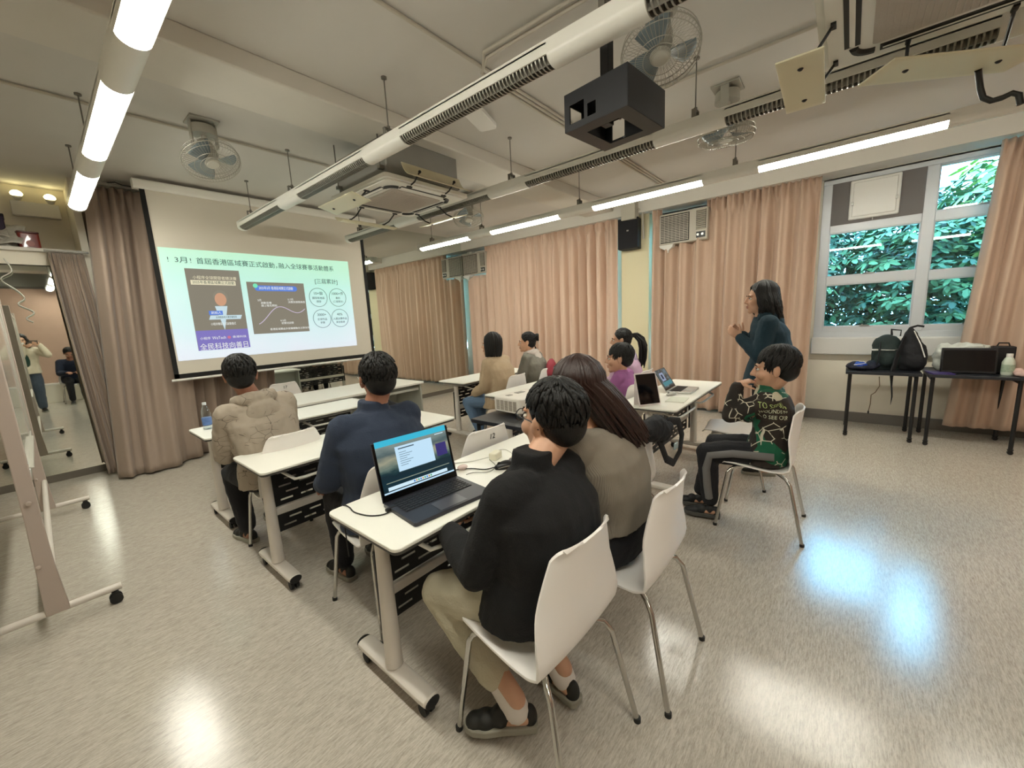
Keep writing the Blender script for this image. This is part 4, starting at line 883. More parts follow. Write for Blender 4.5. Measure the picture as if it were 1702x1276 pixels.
t = thing('cord', 'thin brown cord hanging from the black folding table', 'cord', (5.66, -.24, .7)); MB().tube([(0, -.05, 0), (0, -.06, -.1), (-.01, -.03, -.17), (-.01, .0, -.2), (-.01, 0, -.3), (-.01, .01, -.38)], .004, 6).build('string', mat('cord_brown', '#6a5a44', .8), t, smooth=60); MB().ell((-.01, .01, -.39), (.008, .008, .018)).build('toggle', BLACKP, t)
t = thing('monitor_box', 'flat dark monitor standing on the right black folding table', 'monitor', (5.86, -.93, .74))
MB().box((0, 0, .125), (.05, .37, .25), rot=(0, .12, 0)).build('panel', mat('monitor_black', '#101014', .3), t, bevel=.006); MB().box((-.027, 0, .13), (.004, .34, .2), rot=(0, .12, 0)).build('screen', mat('monitor_glass', '#08080c', .12), t); MB().box((.05, 0, .01), (.14, .2, .02)).build('foot', BLACKP, t, bevel=.004)
t = thing('plastic_bag', 'crumpled white plastic bag behind the dark monitor', 'bag', (6.0, -.9, .74)); m = MB(); m.ell((0, 0, .14), (.09, .17, .15)); m.ell((0, .12, .14), (.06, .08, .15)); m.ell((0, -.05, .24), (.07, .14, .05)); link('bag', baked(m, 'bag', mat('bag_white', '#c9ccc4', .4, var=.15), .01, 2, .05, .06), t)
t = thing('document_case', 'black document case behind the milky bottle', 'case', (5.98, -1.165, .74)); MB().box((0, 0, .13), (.1, .15, .26)).build('case', mat('case_black', '#100c10', .5), t, bevel=.01); MB().tube([(0, -.04, .26), (0, -.03, .29), (0, .03, .29), (0, .04, .26)], .007, 6).build('handle', BLACKP, t)
t = thing('milk_bottle', 'small milky bottle on the right end of the black folding table', 'bottle', (5.84, -1.185, .74)); MB().lathe([(0, 0), (.04, 0), (.043, .015), (.043, .12), (.03, .155), (.02, .17), (0, .17)], 20).build('body', mat('milky', '#c4ccbc', .3), t); MB().cyl((0, 0, .168), (0, 0, .2), .022).build('cap', WHITE, t); MB().lathe([(.0436, .03), (.0436, .1)], 20).build('label', mat('milky_label', '#9fae98', .5, var=.4, vscale=50), t)
t = thing('cloth', 'crumpled pale pink cloth at the right end of the folding table', 'cloth', (5.8, -1.275, .74)); m = MB(); m.ell((0, 0, .02), (.1, .07, .03)); m.ell((.03, .02, .035), (.05, .04, .03)); link('cloth', baked(m, 'cloth', mat('cloth_pink', '#c9a9a0', .8), .008, 2, .04, .05), t)
t = thing('purple_folder', 'flat purple folder on the right black folding table', 'folder', (5.78, -.74, .74), .2); MB().box((0, 0, .006), (.2, .16, .012)).build('cover', mat('folder_purple', '#3c2f6a', .4), t, bevel=.002); MB().box((0.002, 0, .006), (.196, .15, .008)).build('sheets', mat('paper_white', '#e2e0d4'), t)
# sling bag on the chair back
t = thing('sling_bag', 'black sling bag with looped strap hanging on a chair back', 'bag', (2.10, .765, .875))
m = MB(); m.ell((-.02, .0, .0), (.12, .06, .07)); m.ell((.05, -.02, -.03), (.09, .05, .06)); m.ell((-.1, .02, .01), (.07, .05, .05)); link('pouch', baked(m, 'pouch', BAGB, .008, 3, .03, .05), t)
m = MB(); m.tube([(.08, -.03, .02), (.18, -.06, -.0), (.25, -.06, -.1), (.25, -.05, -.2), (.17, -.04, -.25), (.08, -.03, -.2), (.02, -.02, -.1), (-.02, -.01, -.03)], .024, 8, flat=.35); m.build('strap', BAGB, t, smooth=60); MB().box((.13, -.065, -.13), (.05, .01, .035)).build('buckle', mat('buckle_pale', '#9fb4ba', .3), t, bevel=.003)
# jacket over a chair back in the third row
t = thing('black_jacket', 'black jacket draped over the chair beside the hooded boy', 'jacket', (1.72, 2.80, .62)); m = MB(); m.limb([(-.16, 0, .15), (-.02, 0, .24), (.16, 0, .15)], [.06, .065, .06]); m.limb([(-.18, -.01, .12), (-.17, -.03, -.1)], [.06, .07]); m.limb([(.18, -.01, .12), (.17, -.03, -.1)], [.06, .07]); m.box((0, -.015, .02), (.36, .07, .3)); link('drape', baked(m, 'drape', fabric('coat_black', '#16151a'), .01, 4, .03, .08), t)
# ---------------------------------------------------------------- whiteboard
t = thing('whiteboard', 'wheeled whiteboard seen edge on at the left edge', 'whiteboard', (-.14, 4.15, 0)); WB = mat('board_face', '#cfd0c6', .12, coat=.5); AL = mat('board_alu', '#bdb9ae', .35, metal=.4)
MB().box((0, 0, 1.32), (.03, 1.86, 1.1)).build('board', WB, t, bevel=.003)
fr = MB()
for z in (.77, 1.87): fr.box((0, 0, z), (.045, 1.9, .035))
for y in (-.94, .94): fr.box((0, y, 1.32), (.045, .03, 1.13))
fr.build('frame', AL, t, bevel=.005)
tr = MB(); tr.box((.024, 0, .79), (.022, 1.2, .01)); tr.build('pen_tray', AL, t, bevel=.003)
for y in (-1.02, 1.02):
    p = MB(); p.prism([(-.04, .08), (.05, .08), (.034, .34), (.03, .6), (.03, 1.95), (-.028, 1.95), (-.028, .6), (-.034, .34)], -.02, .02, M=T((0, y, 0)) @ RX(pi / 2)); p.cyl((-.02, y - .02, .36), (-.02, y - .035, .36), .01); p.cyl((0, y - .02, .7), (0, y - .035, .7), .012); p.build('post', mat('post_paint', '#b6a79c', .4), t, bevel=.004)
    f = MB(); f.cyl((-.33, y, .09), (.25, y, .09), .019, n=16); fo = f.build('foot_bar', LEGM, t)
    for x in (-.3, .22):
        c = MB(); c.cyl((x, y, .085), (x, y, .05), .012); c.box((x, y, .055), (.03, .045, .03))
        for d in (-.016, .016): c.cyl((x, y + d - .008, .028), (x, y + d + .008, .028), .028, n=18)
        c.build('caster', RUBBER, fo)
MB().cyl((.02, -1.0, .33), (.02, 1.0, .33), .015).build('crossbar', LEGM, t)
o = cable([(-.05, 6.38, 2.32), (-.02, 6.34, 2.2), (-.1, 6.36, 2.12), (-.02, 6.36, 2.02), (.02, 6.36, 1.94), (-.03, 6.36, 1.88), (.06, 6.36, 1.80), (.0, 6.36, 1.74), (.04, 6.36, 1.70)], 'thin white wire dangling in front of the mirror', .005, CABLEW)
# back of the room, seen in the mirror
t = thing('back_bench', 'low white cabinet along the back wall, seen in the mirror', 'cabinet', (.6, -2.2, 0)); MB().box((0, 0, .22), (2.4, .36, .44)).build('body', WALL, t, bevel=.008); MB().box((0, 0, .45), (2.44, .38, .03)).build('top', WHITE, t, bevel=.004)
# ---------------------------------------------------------------- people
def ik(S, W, l1, l2, pole):
    d = W - S; L = min(d.length, (l1 + l2) * .995); d = d.normalized(); W = S + d * L
    a = (l1 * l1 - l2 * l2 + L * L) / (2 * L); h = sqrt(max(0, l1 * l1 - a * a)); p = V(pole); p = (p - d * p.dot(d)).normalized()
    return S + d * a + p * h, W
def hand(mb, W, d, n, s, curl=.3, k=1.0):
    d = V(d).normalized(); n = V(n); n = (n - d * n.dot(d)).normalized(); l = d.cross(n) * s
    for o, r in ((.027, .0125), (.009, .0135), (-.009, .013), (-.025, .0115)): mb.cap(W + (l * o * .6 - d * .005) * k, W + (d * .085 + l * o) * k, .015 * k, r * k * .9, 10)
    for o, ln, r, e in ((.029, .071, .0088, .0), (.0095, .08, .0092, .05), (-.0105, .073, .0086, .1), (-.028, .057, .0076, .16)):
        p = W + (d * .086 + l * o) * k; a = 0
        for f, rr in ((.46, 1), (.3, .92), (.24, .82)):
            a += (curl + e) * radians(62); q = d * cos(a) + n * sin(a) + l * o * 1.2; t = p + q.normalized() * ln * f * k; mb.cap(p, t, r * rr * k, r * rr * .93 * k, 8); p = t
    p = W + (d * .02 + l * .022) * k; q = (d * .62 + l * .72 + n * .3).normalized()
    for ln, r in ((.042, .0125), (.032, .0105), (.025, .009)):
        t = p + q * ln * k; mb.cap(p, t, r * k, r * .9 * k, 8); p = t; q = (q + d * .35 + n * .25 * curl * 2).normalized()
def head_shapes(mb, M):
    E = lambda c, r, rot=None: mb.ell(c, r, rot, 18, 12, M=M)
    E((0, -.012, .035), (.075, .094, .086)); E((0, .028, -.028), (.061, .066, .085)); E((0, .03, -.072), (.049, .055, .044)); E((0, .07, -.1), .02)
    for s in (-1, 1):
        E((s * .036, .064, -.03), .027); E((s * .077, -.004, -.008), (.010, .019, .031), (0, 0, s * -.35)); E((s * .083, -.012, .008), (.007, .014, .02), (0, 0, s * -.5)); E((s * .0105, .099, -.031), .0085)
    E((0, .078, .024), (.05, .017, .011)); mb.cap((0, .092, .012), (0, .111, -.027), .008, .0115, 10, M=M)
    E((0, .089, -.06), (.022, .011, .006)); E((0, .087, -.071), (.019, .011, .0065))
def face_detail(M):
    mb = MB()
    for s in (-1, 1):
        mb.ell((s * .031, .0815, .003), (.0135, .009, .0068), None, 12, 8, 1, M); mb.ell((s * .031, .0878, .003), (.0058, .004, .0058), None, 10, 8, 2, M)
        mb.tube([M @ V((s * x, y, z)) for x, y, z in ((.014, .0965, .021), (.03, .0945, .027), (.047, .083, .021))], [.002, .0042, .0018], 6, 2)
        mb.tube([M @ V((s * x, y, z)) for x, y, z in ((.018, .0895, .006), (.031, .0925, .0105), (.045, .085, .006))], [.0012, .0018, .0012], 5, 2)
    mb.ell((0, .0945, -.0605), (.02, .0075, .004), None, 12, 8, 3, M); mb.ell((0, .0925, -.0705), (.017, .0075, .005), None, 12, 8, 3, M)
    return mb
HC, HR = V((0, -.02, .042)), V((.084, .1, .092))
def hp(th, ph, g=1.0):  # th polar from crown, ph azimuth from front (+Y), + to the right
    return HC + V((HR.x * sin(th) * sin(ph), HR.y * sin(th) * cos(ph), HR.z * cos(th))) * g
def hair(style, seed=1):
    r = random.Random(seed); mb = MB()
    E = lambda c, q, rot=None: mb.ell(c, q, rot, 24, 16)
    E((0, -.022, .045), (.082, .098, .089)); E((0, -.05, -.005), (.073, .066, .07))
    def lock(pts, r0, r1): mb.tube(pts, [r0 + (r1 - r0) * (i / (len(pts) - 1)) ** 1.5 for i in range(len(pts))], 6)
    if style in ('short', 'boy', 'crew', 'pony', 'bun'):
        n = {'short': 420, 'boy': 520, 'crew': 460, 'pony': 200, 'bun': 220}[style]; ln = {'short': .035, 'boy': .055, 'crew': .022, 'pony': .05, 'bun': .05}[style]
        for i in range(n):
            th = r.uniform(.05, 2.15); ph = r.uniform(-pi, pi)
            lim = {'boy': 1.42, 'crew': 1.0, 'short': 1.12, 'pony': 1.0, 'bun': 1.05}[style]
            if abs(ph) < 1.0 and th > lim: continue
            if 1.0 <= abs(ph) < 1.5 and th > 1.75: continue
            if abs(ph) >= 1.5 and th > (2.15 if style != 'crew' else 2.0): continue
            sw = r.uniform(-.25, .25) + (.3 if style == 'boy' else 0)
            if style in ('pony', 'bun'):
                a = hp(th, ph, .99); b = V((0, -.12, .06)); m = (a + b) / 2; m = HC + (m - HC).normalized() * ((a - HC).length + (b - HC).length) / 2 * 1.0
                lock([a, a.lerp(m, .5) + (a - HC) * .02, m], .009, .005)
            else:
                e = ln / .09; lock([hp(th, ph, .97), hp(th + e * .5, ph + sw * e, 1.02), hp(th + e, ph + sw * 1.6 * e, 1.02 + r.uniform(0, .05))], .0085, .0015)
        if style == 'pony':
            for i in range(70):
                o = V((r.uniform(-.022, .022), r.uniform(-.02, .02), r.uniform(-.02, .02))); w = r.uniform(-.02, .02)
                lock([V((0, -.11, .05)) + o * .5, V((.01, -.165, .05)) + o, V((.02 + w, -.215, .0)) + o * 1.5, V((.03 + w, -.24, -.09)) + o * 1.9, V((.03 + w * 1.5, -.235, -.19)) + o * 1.9, V((.03 + w * 2, -.225, -.25 - r.uniform(0, .06))) + o * 1.4], .013, .003)
            E((0, -.115, .05), .022)
        if style == 'bun':
            for i in range(16):
                a0 = r.uniform(0, 6.28); lock([V((.0, -.115 - .02 * sin(k * .7), .06)) + V((.034 * cos(a0 + k * .7), -.01, .038 * sin(a0 + k * .7))) for k in range(7)], .014, .006)
            for i in range(14): lock([hp(1.7, 2.4 + r.uniform(0, 1.4), 1), V((r.uniform(-.04, .04), -.1, -.05)), V((r.uniform(-.05, .05), -.1 - r.uniform(0, .03), -.08 - r.uniform(0, .04)))], .006, .002)
    if style == 'bob':
        for i in range(190):
            ph = r.uniform(.75, 2 * pi - .75); ph = ph if ph < pi else ph - 2 * pi; g = r.uniform(1.0, 1.06)
            top = [hp(t, ph, g) for t in (.12, .5, .9, 1.3, 1.6)]; e = top[-1]
            lock(top + [V((e.x * .98, e.y, -.03)), V((e.x * .93, e.y * .97 - .0, -.075)), V((e.x * .84, e.y * .9 + .004, -.118 - r.uniform(0, .014)))], .014, .006)
        for i in range(26):
            ph = r.uniform(-.75, .75); lock([hp(t, ph, 1.03) for t in (.2, .6, .95, 1.15)], .011, .005)
    if style in ('long', 'wavy'):
        L = .26 if style == 'long' else .25
        for i in range(300 if style == 'long' else 260):
            ph = r.uniform(.85, 2 * pi - .85); ph = ph if ph < pi else ph - 2 * pi; g = r.uniform(1.0, 1.07)
            top = [hp(t, ph, g) for t in (.1, .45, .85, 1.25, 1.55)]; e = top[-1]; ln = L * r.uniform(.8, 1.05) * (1 if abs(ph) > 1.3 else .85); pts = top
            wv = r.uniform(0, 6.28); am = .006 if style == 'long' else .022; flare = 1.06 if style == 'long' else 1.4
            for q in range(1, 9):
                f = q / 8; c = sin(f * (4 if style == 'long' else 9) + wv) * am * f
                pts.append(V((e.x * (1 + (flare - 1) * sin(f * 3.0)) * (1 - .15 * f * f) + c + (.13 * f if style == 'long' else 0), min(e.y, .055) * (1 - .1 * f) - (.15 * f ** .8 if style == 'long' else .04 * f) + c * .6, e.z - ln * f)))
            lock(pts, .0125, .0035)
        for i in range(40):
            ph = r.choice((-1, 1)) * r.uniform(.15, .95); s = 1 if ph > 0 else -1
            lock([hp(.15, ph * .6, 1.02), hp(.6, ph, 1.05), hp(1.0, ph * 1.25, 1.06), hp(1.35, ph * 1.0 + s * .55, 1.07)], .011, .006)
    return mb
def ring(c, x, y, rx, ry, n=24, p=2.3):
    o = []
    for i in range(n):
        a = 2 * pi * i / n; ca, sa = cos(a), sin(a); o.append(c + x * rx * (abs(ca) ** (2 / p)) * (1 if ca >= 0 else -1) + y * ry * (abs(sa) ** (2 / p)) * (1 if sa >= 0 else -1))
    return o
SHOE_D = mat('shoe_black', '#15140f', .6); SOLE = mat('sole_grey', '#8d897c', .6); SOCK = mat('sock_white', '#d8d0c8', .8)
def person(loc, rz, label, P):
    k = P.get('k', 1.0); fat = P.get('fat', 1.0); vox = P.get('vox', .0075); skin = P.get('skin', SKIN); bulk = P.get('bulk', 1.0)
    stand = P.get('stand', False); pel = V(P.get('pelvis', (0, 0 if stand else .03, .93 * k if stand else .45 + .1 * k)))
    lean, side, tw = P.get('lean', .08), P.get('side', 0), P.get('twist', 0); bend = P.get('bend', .04)
    sp = V((sin(side), sin(lean), cos(lean) * cos(side))).normalized(); rx = V((cos(tw), sin(tw), 0)); rx = (rx - sp * rx.dot(sp)).normalized(); fw = sp.cross(rx)
    TL = P.get('tl', .52) * k; spine = lambda t: pel + sp * TL * t + fw * (-bend * sin(pi * min(t, 1)) * k) + V((0, .03 * k * t * t, 0))
    N = spine(1.0); S = {s: spine(.87) + rx * s * .168 * k * (fat * .5 + .5) + V((0, P.get('shrug', 0), 0)) for s in (-1, 1)}
    Wd = {-1: V(P.get('wl', (-.13, .36, .66))), 1: V(P.get('wr', (.13, .36, .66)))}; El = {}
    for s in (-1, 1): El[s], Wd[s] = ik(S[s], Wd[s], .285 * k, .25 * k, P.get('pl' if s < 0 else 'pr', (s * .5, -.5, -.8)))
    K = {-1: V(P.get('kl', (-.11, .42, .51))), 1: V(P.get('kr', (.11, .42, .51)))}; A = {-1: V(P.get('al', (-.11, .40, .085))), 1: V(P.get('ar', (.11, .40, .085)))}
    if stand: K = {s: V((s * .095, .02, .49 * k)) for s in (-1, 1)}; A = {s: V((s * .1, -.03, .085)) for s in (-1, 1)}
    hy, hpch = P.get('yaw', 0), P.get('pitch', 0)
    hc = N + V((-sin(hy) * .03, cos(hy) * .03, 0)) * k + sp * .045 * k + V((0, 0, .105 * k)) + V(P.get('ho', (0, 0, 0)))
    kh = P.get('kh', 1.07 * (k ** .45)); M = Matrix.Translation(hc) @ Matrix.Rotation(hy, 4, 'Z') @ Matrix.Rotation(hpch, 4, 'X') @ Matrix.Rotation(P.get('roll', 0), 4, 'Y') @ Matrix.Scale(kh, 4)
    # --- body: one continuous surface
    b = MB(); head_shapes(b, M); b.cap(M @ V((0, -.018, -.045)), N + fw * .01 - sp * .02, .053 * kh, .06 * k)
    tors = [(-.06, .165, .12), (.1, .165, .125), (.3, .15, .115), (.5, .16, .12), (.72, .172, .115), (.86, .15, .095), (.95, .09, .07), (1.0, .055, .055)]
    b.loft([ring(spine(t), rx, fw, a * k * fat * .93, c * k * fat * .93 * P.get('dep', 1)) for t, a, c in tors])
    hip = {s: pel + rx * s * .088 * k + V((0, 0, -.01)) for s in (-1, 1)}; th = 1 if stand else 1
    for s in (-1, 1):
        b.limb([S[s], El[s], Wd[s]], [.048 * k, .038 * k, .025 * k])
        h = P.get('hl' if s < 0 else 'hr'); fd = (Wd[s] - El[s]).normalized()
        if h: hand(b, Wd[s], h[0], h[1], s, h[2] if len(h) > 2 else .35, k * 1.0)
        else: hand(b, Wd[s], fd, V((-s * .3, -.1, -1)), s, .4, k)
        b.limb([hip[s], K[s], A[s] + V((0, 0, .03))], [.075 * k * fat, .05 * k, .036 * k]); f = V(P.get('fl' if s < 0 else 'fr', (s * .12, 1, 0))).normalized(); b.cap(A[s] - f * .03 - V((0, 0, .035)), A[s] + f * .12 - V((0, 0, .05)), .032 * k, .026 * k)
    bm = bmesh.new(); me = baked(b, 'person', [skin], vox, 2); bm.from_mesh(me)
    fd = face_detail(M); fm = fd.mesh('face', [skin, EYEW, IRIS, LIP]); bm.from_mesh(fm); bm.to_mesh(me); bm.free()
    for m in (EYEW, IRIS, LIP): me.materials.append(m)
    root = link('person', me); root.location = loc; root.rotation_euler = (0, 0, rz); tag(root, label, 'person')
    # --- hair
    hm = hair(P['hair'], P.get('seed', 1)); hm.v = [tuple(M @ V(v)) for v in hm.v]; hm.build('hair', P.get('hairmat', HAIRB), root, smooth=80)
    # --- top
    t = MB(); q = bulk * fat; hem = P.get('hem', -.1)
    rr = [(hem, .182, .148)] + ([(.06, .18, .15)] if hem < .05 else []) + [(.28, .168, .138), (.5, .178, .14), (.72, .192, .135), (.86, .172, .112), (.94, .112, .085), (.985, .078, .072)]
    dp = P.get('dep', 1); t.loft([ring(spine(u), rx, fw, a * k * q, c * k * q * dp) for u, a, c in rr])
    sl = P.get('sleeve', 1.0)
    for s in (-1, 1):
        b2 = bulk
        mid = S[s].lerp(El[s], .5); we = El[s].lerp(Wd[s], .97 * sl)
        t.limb([spine(.84) + rx * s * .1 * k, S[s], mid, El[s], El[s].lerp(we, .5), we], [.075 * k * b2, .069 * k * b2, .064 * k * b2, .058 * k * b2, .052 * k * b2, .043 * k * b2])
    if P.get('collar'):
        cz = P['collar']; t.loft([ring(N + sp * z + fw * .008, rx, fw, a * k, a * k) for z, a in ((-.05, .085), (.0, .073), (cz, .068))])
    top = link(P.get('topname', 'jacket'), baked(t, 'top', [P['top']], vox, 3, P.get('fold', .018) * k, P.get('fscale', .11)), root)
    if P.get('hood'):
        h = MB(); hb = N - fw * .055 * k - sp * .02
        for i in range(15):
            a = -1.9 + 3.8 * i / 14; c = N + rx * sin(a) * .1 * k - fw * (cos(a) * .085 * k + .01) + sp * (-.005 + .015 * cos(a)); h.ell(c, (.042 * k, .045 * k, .042 * k), None, 10, 8)
        h.ell(hb - fw * .06 * k - sp * .07 * k, (.105 * k, .05 * k, .09 * k)); link('hood', baked(h, 'hood', [P['hood']], vox, 4, .02, .07), root)
    # --- bottom
    if not P.get('nolegs'):
        l = MB(); l.ell(pel + V((0, .01, -.0)), (.175 * k * fat, .15 * k * fat, .1 * k))
        if P.get('waist'): l.loft([ring(spine(u), rx, fw, a * k * q * .97, c * k * q * .97) for u, a, c in ((-.15, .18, .15), (.06, .178, .148), (P['waist'], .166, .136))])
        wt = P.get('wide', 1.0); cut = P.get('cut', .92)
        for s in (-1, 1):
            an = K[s].lerp(A[s], cut); l.limb([hip[s], hip[s].lerp(K[s], .5), K[s], K[s].lerp(an, .5), an], [.097 * k * fat, .088 * k * wt, .072 * k * wt, .066 * k * wt, .056 * k * wt])
        link(P.get('botname', 'trousers'), baked(l, 'bottom', [P['bot']], vox, 3, .016, .1), root)
    # --- shoes
    for s in (-1, 1):
        f = V(P.get('fl' if s < 0 else 'fr', (s * .12, 1, 0))).normalized(); g = f.cross(V((0, 0, 1))); a = A[s] * 1; a.z = 0; zz = A[s].z - .085 
        L_ = .265 * (k ** .6)
        def sr(u, w, h, z0=0.0): return [a + f * (-.075 + u) * (k ** .6) + g * w * cos(q_) * (k ** .6) + V((0, 0, zz + z0 + max(0, h * (sin(q_) if sin(q_) > 0 else 0)))) for q_ in [2 * pi * i / 20 for i in range(20)]]
        so = MB(); so.loft([[a + f * (-.075 + u * .27) * (k ** .6) + g * w * x * (k ** .6) + V((0, 0, zz + z)) for x, z in ((-1, .002), (1, .002), (1.02, .03), (-1.02, .03))] for u, w in ((0, .02), (.03, .032), (.2, .036), (.45, .038), (.7, .046), (.88, .04), (.97, .024), (1, .01))])
        up = MB()
        for u, w, h, z in ((-.045, .03, .05, .045), (.0, .034, .045, .06), (.06, .038, .045, .05), (.115, .042, .034, .035), (.155, .038, .028, .03)): up.ell(a + f * u * (k ** .6) + V((0, 0, zz + z)), (w * k ** .6, w * k ** .6, h * k ** .6))
        sh = link('shoe', baked(up, 'shoe', [P.get('shoe', SHOE_D)], .006, 14), root); so.build('sole', P.get('sole', SOLE), sh, bevel=.004)
        if P.get('sock'): MB().limb([A[s] + V((0, 0, -.01)), A[s].lerp(K[s], .28)], [.047 * k, .044 * k]).build('sock', SOCK, root, smooth=60)
    if P.get('glasses'):
        g = MB()
        for s in (-1, 1):
            g.tube([M @ V((s * .033 + .024 * cos(q_), .108 - .004 * abs(cos(q_)), .002 + .019 * sin(q_))) for q_ in [2 * pi * i / 20 for i in range(20)]], .0022, 6, closed=True)
            g.tube([M @ V(p) for p in ((s * .056, .106, .01), (s * .078, .07, .012), (s * .086, .01, .01), (s * .082, -.018, -.012))], .0024, 6)
        g.tube([M @ V(p) for p in ((-.01, .109, .004), (0, .113, .006), (.01, .109, .004))], .002, 6); g.build('glasses', P['glasses'], root, smooth=60)
    root_M[label] = (M, N, spine, rx, fw, sp); return root
root_M = {}
def knit(name, c, ribs=0, var=.1):
    return mat(name, c, .9, var=var, vscale=8, bump=.25 if ribs else .3, bscale=ribs or 180, bkind='wave' if ribs else 'noise')
# patterned hoodie
def hoodie_mat():
    m, n, L, b = nodes('hoodie_print', .9); v = tex(n, L, 'Voronoi', 15, (1, 1, 1.6)); v.feature = 'DISTANCE_TO_EDGE'; nz = tex(n, L, 'Noise', 11, Detail=3)
    r = ramp(n, [(0, '#2f2b28'), (.022, '#9a8d80'), (.03, '#a39788')]); L.new(v.outputs[0], r.inputs[0]); r2 = ramp(n, [(.54, '#000000'), (.58, '#ffffff')]); L.new(nz.outputs[0], r2.inputs[0])
    mx = n.new('ShaderNodeMix'); mx.data_type = 'RGBA'; L.new(r2.outputs[0], mx.inputs[0]); mx.inputs[6].default_value = lin('#a39788'); L.new(r.outputs[0], mx.inputs[7]); L.new(mx.outputs[2], b.inputs['Base Color']); return m
def boyjacket_mat():
    m, n, L, b = nodes('lettered_print', .8); v = tex(n, L, 'Voronoi', 6.5, (1, 1, 1)); r = ramp(n, [(0, '#1d1712'), (.38, '#0f5a3e'), (.56, '#241c16'), (.8, '#14402f'), (.92, '#c9c2a8')], 'CONSTANT')
    sx = n.new('ShaderNodeSeparateColor'); L.new(v.outputs['Color'], sx.inputs[0]); L.new(sx.outputs[0], r.inputs[0])
    w = tex(n, L, 'Voronoi', 16); w.feature = 'DISTANCE_TO_EDGE'; nz = tex(n, L, 'Noise', 9, Detail=2); r3 = ramp(n, [(0, '#ffffff'), (.03, '#ffffff'), (.045, '#000000')]); L.new(w.outputs[0], r3.inputs[0]); r4 = ramp(n, [(.5, '#000000'), (.53, '#ffffff')]); L.new(nz.outputs[0], r4.inputs[0])
    ml = n.new('ShaderNodeMath'); ml.operation = 'MULTIPLY'; L.new(r3.outputs[0], ml.inputs[0]); L.new(r4.outputs[0], ml.inputs[1])
    mx = n.new('ShaderNodeMix'); mx.data_type = 'RGBA'; L.new(ml.outputs[0], mx.inputs[0]); L.new(r.outputs[0], mx.inputs[6]); mx.inputs[7].default_value = lin('#cfc9b4')
    tc = n.new('ShaderNodeTexCoord'); sp = n.new('ShaderNodeSeparateXYZ'); L.new(tc.outputs['Object'], sp.inputs[0])
    def cmp(o, op, v):
        q = n.new('ShaderNodeMath'); q.operation = op; L.new(sp.outputs[o], q.inputs[0]); q.inputs[1].default_value = v; return q
    g1, g2, g3 = cmp(2, 'GREATER_THAN', .775), cmp(1, 'LESS_THAN', .165), cmp(2, 'LESS_THAN', .915)
    a1 = n.new('ShaderNodeMath'); a1.operation = 'MULTIPLY'; L.new(g1.outputs[0], a1.inputs[0]); L.new(g2.outputs[0], a1.inputs[1])
    a2 = n.new('ShaderNodeMath'); a2.operation = 'MULTIPLY'; L.new(a1.outputs[0], a2.inputs[0]); L.new(g3.outputs[0], a2.inputs[1])
    m2 = n.new('ShaderNodeMix'); m2.data_type = 'RGBA'; L.new(a2.outputs[0], m2.inputs[0]); L.new(mx.outputs[2], m2.inputs[6]); m2.inputs[7].default_value = lin('#2b2119')
    L.new(m2.outputs[2], b.inputs['Base Color']); return m
HOOD = hoodie_mat()
NAVY = knit('fleece_navy', '#2a3447'); BLK = knit('fleece_black', '#0a0a0c', 0, .2); GRIB = knit('ribbed_grey', '#857c6f', 60); DKT = fabric('trouser_black', '#15151a'); KHAKI = fabric('trouser_khaki', '#bdb6a0', .1)
JEAN = fabric('denim', '#5d7590', .2); BEIGE = knit('cardigan_beige', '#b8a285', 45); GREYJ = knit('jacket_grey', '#7d7a70'); PURP = knit('sweater_purple', '#9a5f92'); TEALB = knit('hoodie_teal', '#16303c', 0, .15); LILAC = knit('top_lilac', '#c9a8c0')
person((.91, 2.91, 0), .06, 'person in a patterned beige hoodie seated third row, seen from behind', dict(k=1.0, lean=.02, dep=.86, yaw=-.35, hair='short', seed=3, skin=SKIN2, top=HOOD, topname='hoodie', hood=HOOD, bulk=1.12, bot=DKT, fold=.03, pelvis=(0, .03, .55), ho=(-.05, 0, .0), side=-.06, al=(-.1, .33, .085), ar=(.12, .45, .085)))
person((1.09, 1.83, 0), -.05, 'person in a navy fleece and glasses seated in the second left row', dict(k=1.0, fat=1.14, dep=.84, lean=-.02, yaw=-.25, hair='crew', seed=4, skin=SKIN2, top=NAVY, topname='fleece', collar=.045, bulk=1.14, bot=DKT, glasses=GREYM, hem=-.16, ho=(.03, -.03, .0), wl=(-.2, .34, .64), wr=(.18, .36, .66)))
person((1.03, .765, 0), 0, 'person in a black jacket and khaki trousers seated in the foreground', dict(k=.98, tl=.45, fat=1.12, lean=-.03, side=.06, ho=(.125, -.02, -.012), kh=1.19, dep=.9, yaw=-.12, pitch=.05, hair='short', seed=5, skin=SKIN, top=BLK, topname='jacket', collar=.055, bulk=1.16, bot=KHAKI, botname='trousers', wide=1.1, cut=.72, glasses=BLACKP, vox=.0065, sock=True, hem=-.14, kl=(-.15, .40, .455), al=(-.12, .06, .12), fl=(-.6, .75, 0), kr=(.13, .40, .49), ar=(.10, .0, .11), fr=(.2, 1, 0), wl=(-.12, .35, .70), wr=(.12, .36, .68), shoe=SHOE_D))
person((1.53, .74, 0), .0, 'person with long brown hair in a ribbed grey sweater seated in the foreground', dict(k=.96, lean=.04, yaw=.15, hair='long', hairmat=HAIRBR, seed=6, skin=SKIN3, top=GRIB, topname='sweater', bulk=1.2, bot=DKT, botname='skirt', wide=1.15, vox=.0065, hem=.17, waist=.26, ho=(-.05, .02, 0), side=-.1, wl=(-.12, .42, .76), wr=(.16, .42, .76)))
